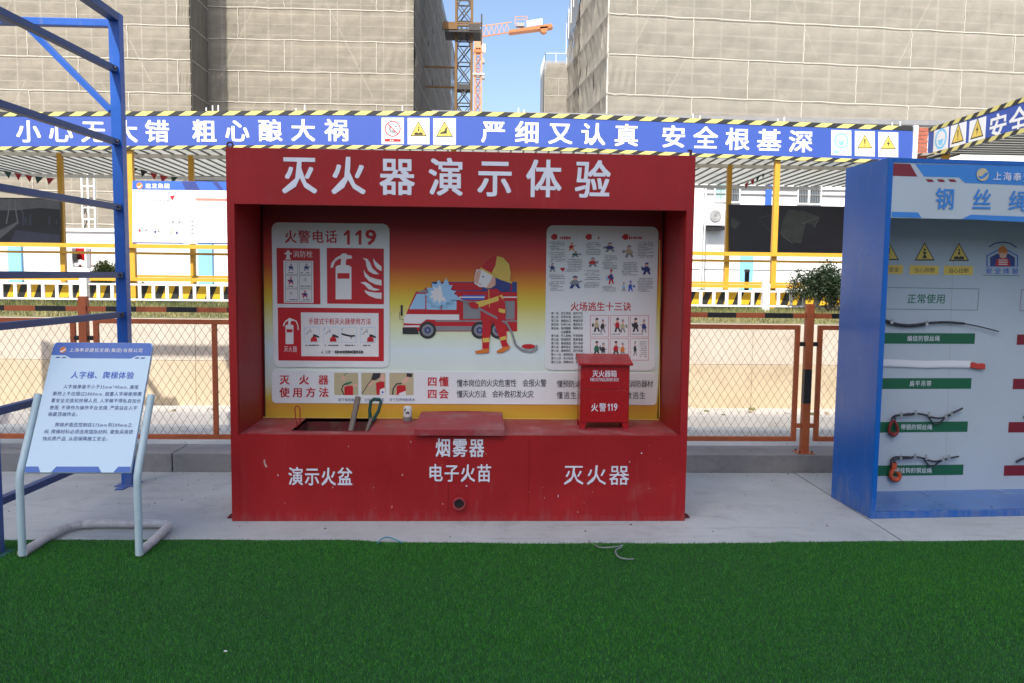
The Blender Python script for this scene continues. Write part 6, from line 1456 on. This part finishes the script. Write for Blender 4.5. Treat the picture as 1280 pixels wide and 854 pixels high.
# ================================================================== HOIST MAST AND TOWER CRANE
def lattice(mb, x0, x1, y0, y1, z0, z1, st, r, m, r2=None, m2=None):
    r2 = r2 or r*.5; m2 = m2 or m
    for x in (x0, x1):
        for y in (y0, y1): mb.box(x-r, x+r, y-r, y+r, z0, z1, m)
    z = z0; k = 0
    while z < z1-.01:
        ze = min(z+st, z1)
        for y in (y0, y1):
            a, b = (x0, x1) if k % 2 else (x1, x0); mb.bar((a, y, z), (b, y, ze), r2, r2, m2); mb.bar((x0, y, z), (x1, y, z), r2, r2, m2); mb.bar((b, y, z), (a, y, ze), r2*.7, r2*.7, m2)
        for x in (x0, x1):
            a, b = (y0, y1) if k % 2 else (y1, y0); mb.bar((x, a, z), (x, b, ze), r2, r2, m2)
        z = ze; k += 1
ho = thing('hoist_mast', (-1.6, 46, GZ), 'brown yellow lattice mast of a building hoist beside the left building', 'hoist')
HY = 46.0; h0 = at(569, 100, 1, HY)[0]; h1 = at(590, 100, 1, HY)[0]
mb = MB(); lattice(mb, h0+.04, h1-.04, HY, HY+1.0, GZ, 24, 1.25, .07, MASTY, .07, MASTD); mb.build('mast', ho)
pz = at(578, 42, 1, HY)[2]; pz1 = at(578, 32, 1, HY)[2]
mb = MB(); mb.box(at(556, 40, 1, HY)[0], at(601, 40, 1, HY)[0], HY-.5, HY+1.4, pz-.05, pz+.15, MASTD); mb.build('platform', ho)
mb = MB(); X0, X1 = at(554, 30, 1, HY)[0], at(602, 30, 1, HY)[0]
for x in np.linspace(X0, X1, 9): mb.bar((x, HY-.5, pz), (x, HY-.5, pz1+.1*math.sin(x*9)), .05, .05, MASTD)
for z in (pz+.35, pz1): mb.bar((X0, HY-.5, z), (X1, HY-.5, z), .09, .09, MASTY)
mb.box(X0, X0+.9, HY-.55, HY-.45, pz+.1, pz1, MASTY); mb.box(X1-.8, X1-.1, HY-.55, HY-.45, pz+.05, pz1-.05, MASTD); mb.bar((X1, HY-.5, pz-.8), (X1, HY-.5, at(601, 21, 1, HY)[2]), .09, .09, MASTD); mb.build('railing', ho)
z = at(580, 110, 1, HY)[2]; mb = MB(); mb.box(h0+.1, h1-.1, HY-.06, HY+.9, z-.1, z+.22, MASTD); mb.build('tie_frame', ho)
for yy in (82, 107):
    z = at(560, yy, 1, HY)[2]; mb = MB(); mb.bar((h0, HY+.5, z), (-3.6, HY+.4, z), .1, .1, MASTY); mb.build('wall_tie', ho)
cr_ = thing('tower_crane', (0, 120, GZ), 'distant orange tower crane with counter jib pointing right against the sky', 'crane')
KY = 120.0; k0_, k1_ = at(592.5, 100, 1, KY)[0], at(602.5, 100, 1, KY)[0]; kz = at(597, 47, 1, KY)[2]
mb = MB(); lattice(mb, k0_+.1, k1_-.1, KY, KY+1.3, GZ, kz, 1.7, .13, CRANEP, .10, CRANEO); mb.build('mast', cr_)
def KP(a, b, dy=0): q = at(550+a/6.1, b/6.1, 1, KY+dy); return tuple(q)
mb = MB(); q0 = KP(255, 400); q1 = KP(320, 270); mb.box(q0[0], q1[0], KY-.2, KY+1.5, q0[2], at(597, 62, 1, KY)[2], CRANEO); mb.box(q0[0]+.1, q1[0]-.1, KY-.1, KY+1.4, at(597, 60, 1, KY)[2], at(597, 47, 1, KY)[2], CRANEP); mb.build('slewing_unit', cr_)
for (xa_, xb_, ya_, yb_, nm, m) in ((322, 348, 340, 400, 'operator_cab', WHITEP), (322, 340, 445, 480, 'service_box', GREYM), (318, 342, 565, 600, 'service_box', GREYM)):
    a = KP(xa_, yb_); b = KP(xb_, ya_); mb = MB(); mb.box(a[0], b[0], KY-.3, KY+.9, a[2], b[2], m); mb.build(nm, cr_)
z = KP(250, 567)[2]; mb = MB(); mb.box(KP(250, 567)[0], KP(340, 567)[0], KY-.4, KY+1.6, z-.08, z+.08, WHITEP); mb.build('collar', cr_)
mb = MB()
for dy in (0, 1.4):
    mb.bar(KP(315, 282, dy), KP(530, 247, dy), .16, .16, CRANEO); mb.bar(KP(315, 200, dy), KP(545, 170, dy), .13, .13, CRANEP)
    xs_ = np.linspace(315, 530, 12)
    for i in range(11):
        yb0 = 282-35*(xs_[i]-315)/215; yt1 = 200-30*(xs_[i+1]-315)/230; yt0 = 200-30*(xs_[i]-315)/230; yb1 = 282-35*(xs_[i+1]-315)/215
        mb.bar(KP(xs_[i], yb0 if i % 2 else yt0, dy), KP(xs_[i+1], yt1 if i % 2 else yb1, dy), .08, .08, CRANEP)
mb.build('counter_jib', cr_)
mb = MB(); V = [KP(525, 229), KP(850, 180), KP(862, 205), KP(840, 210), KP(530, 248)]; V2 = [(x, y+1.6, z) for x, y, z in V]
mb.add(V+V2, [(0, 1, 2, 3, 4), (5, 6, 7, 8, 9)]+[(i, (i+1) % 5, 5+(i+1) % 5, 5+i) for i in range(5)], CRANEO); mb.build('deck', cr_)
mb = MB(); V = [KP(762, 205), KP(825, 200), KP(815, 240), KP(795, 250), KP(770, 240)]; V2 = [(x, y+1.2, z) for x, y, z in V]
mb.add(V+V2, [(0, 1, 2, 3, 4), (5, 6, 7, 8, 9)]+[(i, (i+1) % 5, 5+(i+1) % 5, 5+i) for i in range(5)], CRANEO); mb.build('counterweight', cr_)
a = KP(582, 195); b = KP(645, 165); mb = MB(); mb.box(a[0], b[0], KY+.2, KY+1.2, a[2], b[2]-.1, GREYM); mb.build('winch', cr_)
for i in range(5):
    a = KP(662+i*24, 203-i*4); b = KP(685+i*24, 158-i*3.6); mb = MB(); mb.box(a[0], b[0], KY-.06, KY, a[2], b[2], WHITEP); mb.build('white_panel', cr_)
mb = MB()
for s_, e_ in (((572, 195), (572, 128)), ((572, 128), (665, 125)), ((665, 125), (660, 180)), ((572, 150), (665, 147))): mb.bar(KP(*s_), KP(*e_), .09, .09, CRANEP)
mb.build('railing', cr_)

# ================================================================== UNSEEN BLOCKS BEHIND THE CAMERA, added to shade the yard and cut low sky
sb_ = thing('added_shade_tower', (-23, -62, -0.3), 'unseen slender tower added far behind the viewpoint to shade the booths', 'building')  # unseen shade caster, kept slender so the sky around it stays open
SH_Y = -60.0; SH_Z = 0.16+(2.83-SH_Y)*1.2
mb = MB(); mb.box(-32, -14, SH_Y-16, SH_Y, -0.3, SH_Z, BEIGE); wsb = mb.build('wall', sb_)
mb0 = MB(); mb0.box(-.8, .8, 0.001, .05, 0, 1.5, GLASS); wi = mb0.build('window', sb_, origin=(0, 0, 0)); wi.location = Vector((-30.5, SH_Y, 1))-root_loc(sb_)
mb0 = MB(); mb0.box(-32.04, -13.96, SH_Y, SH_Y+.06, 0, .14, WALLW); fb0 = mb0.build('floor_band', sb_, origin=(0, 0, 0)); fb0.location = Vector((0, 0, 2.9))-root_loc(sb_)
for k in range(0, 25):
    if k and k*3+3 < SH_Z: copy_of(fb0, (0, 0, 2.9+3*k), sb_)
    for j in range(0, 5):
        if k*3+2.6 < SH_Z and not (k == 0 and j == 0): copy_of(wi, (-30.5+j*3.7, SH_Y, 1+k*3.0), sb_)
lb = thing('low_sky_blocker', (14, -25, -0.3), 'unseen long low block added behind the viewpoint to cut low sky light', 'building')  # added out of view, its height set to block low sky light
mb = MB(); mb.box(-70, 48, -36, -24, -0.3, 6, BEIGE); mb.build('wall', lb)
mb = MB(); mb.box(-71, 49, -37, -23.6, 6.001, 6.3, GREYM); mb.build('roof', lb)

bpy.data.objects.remove(_fo)
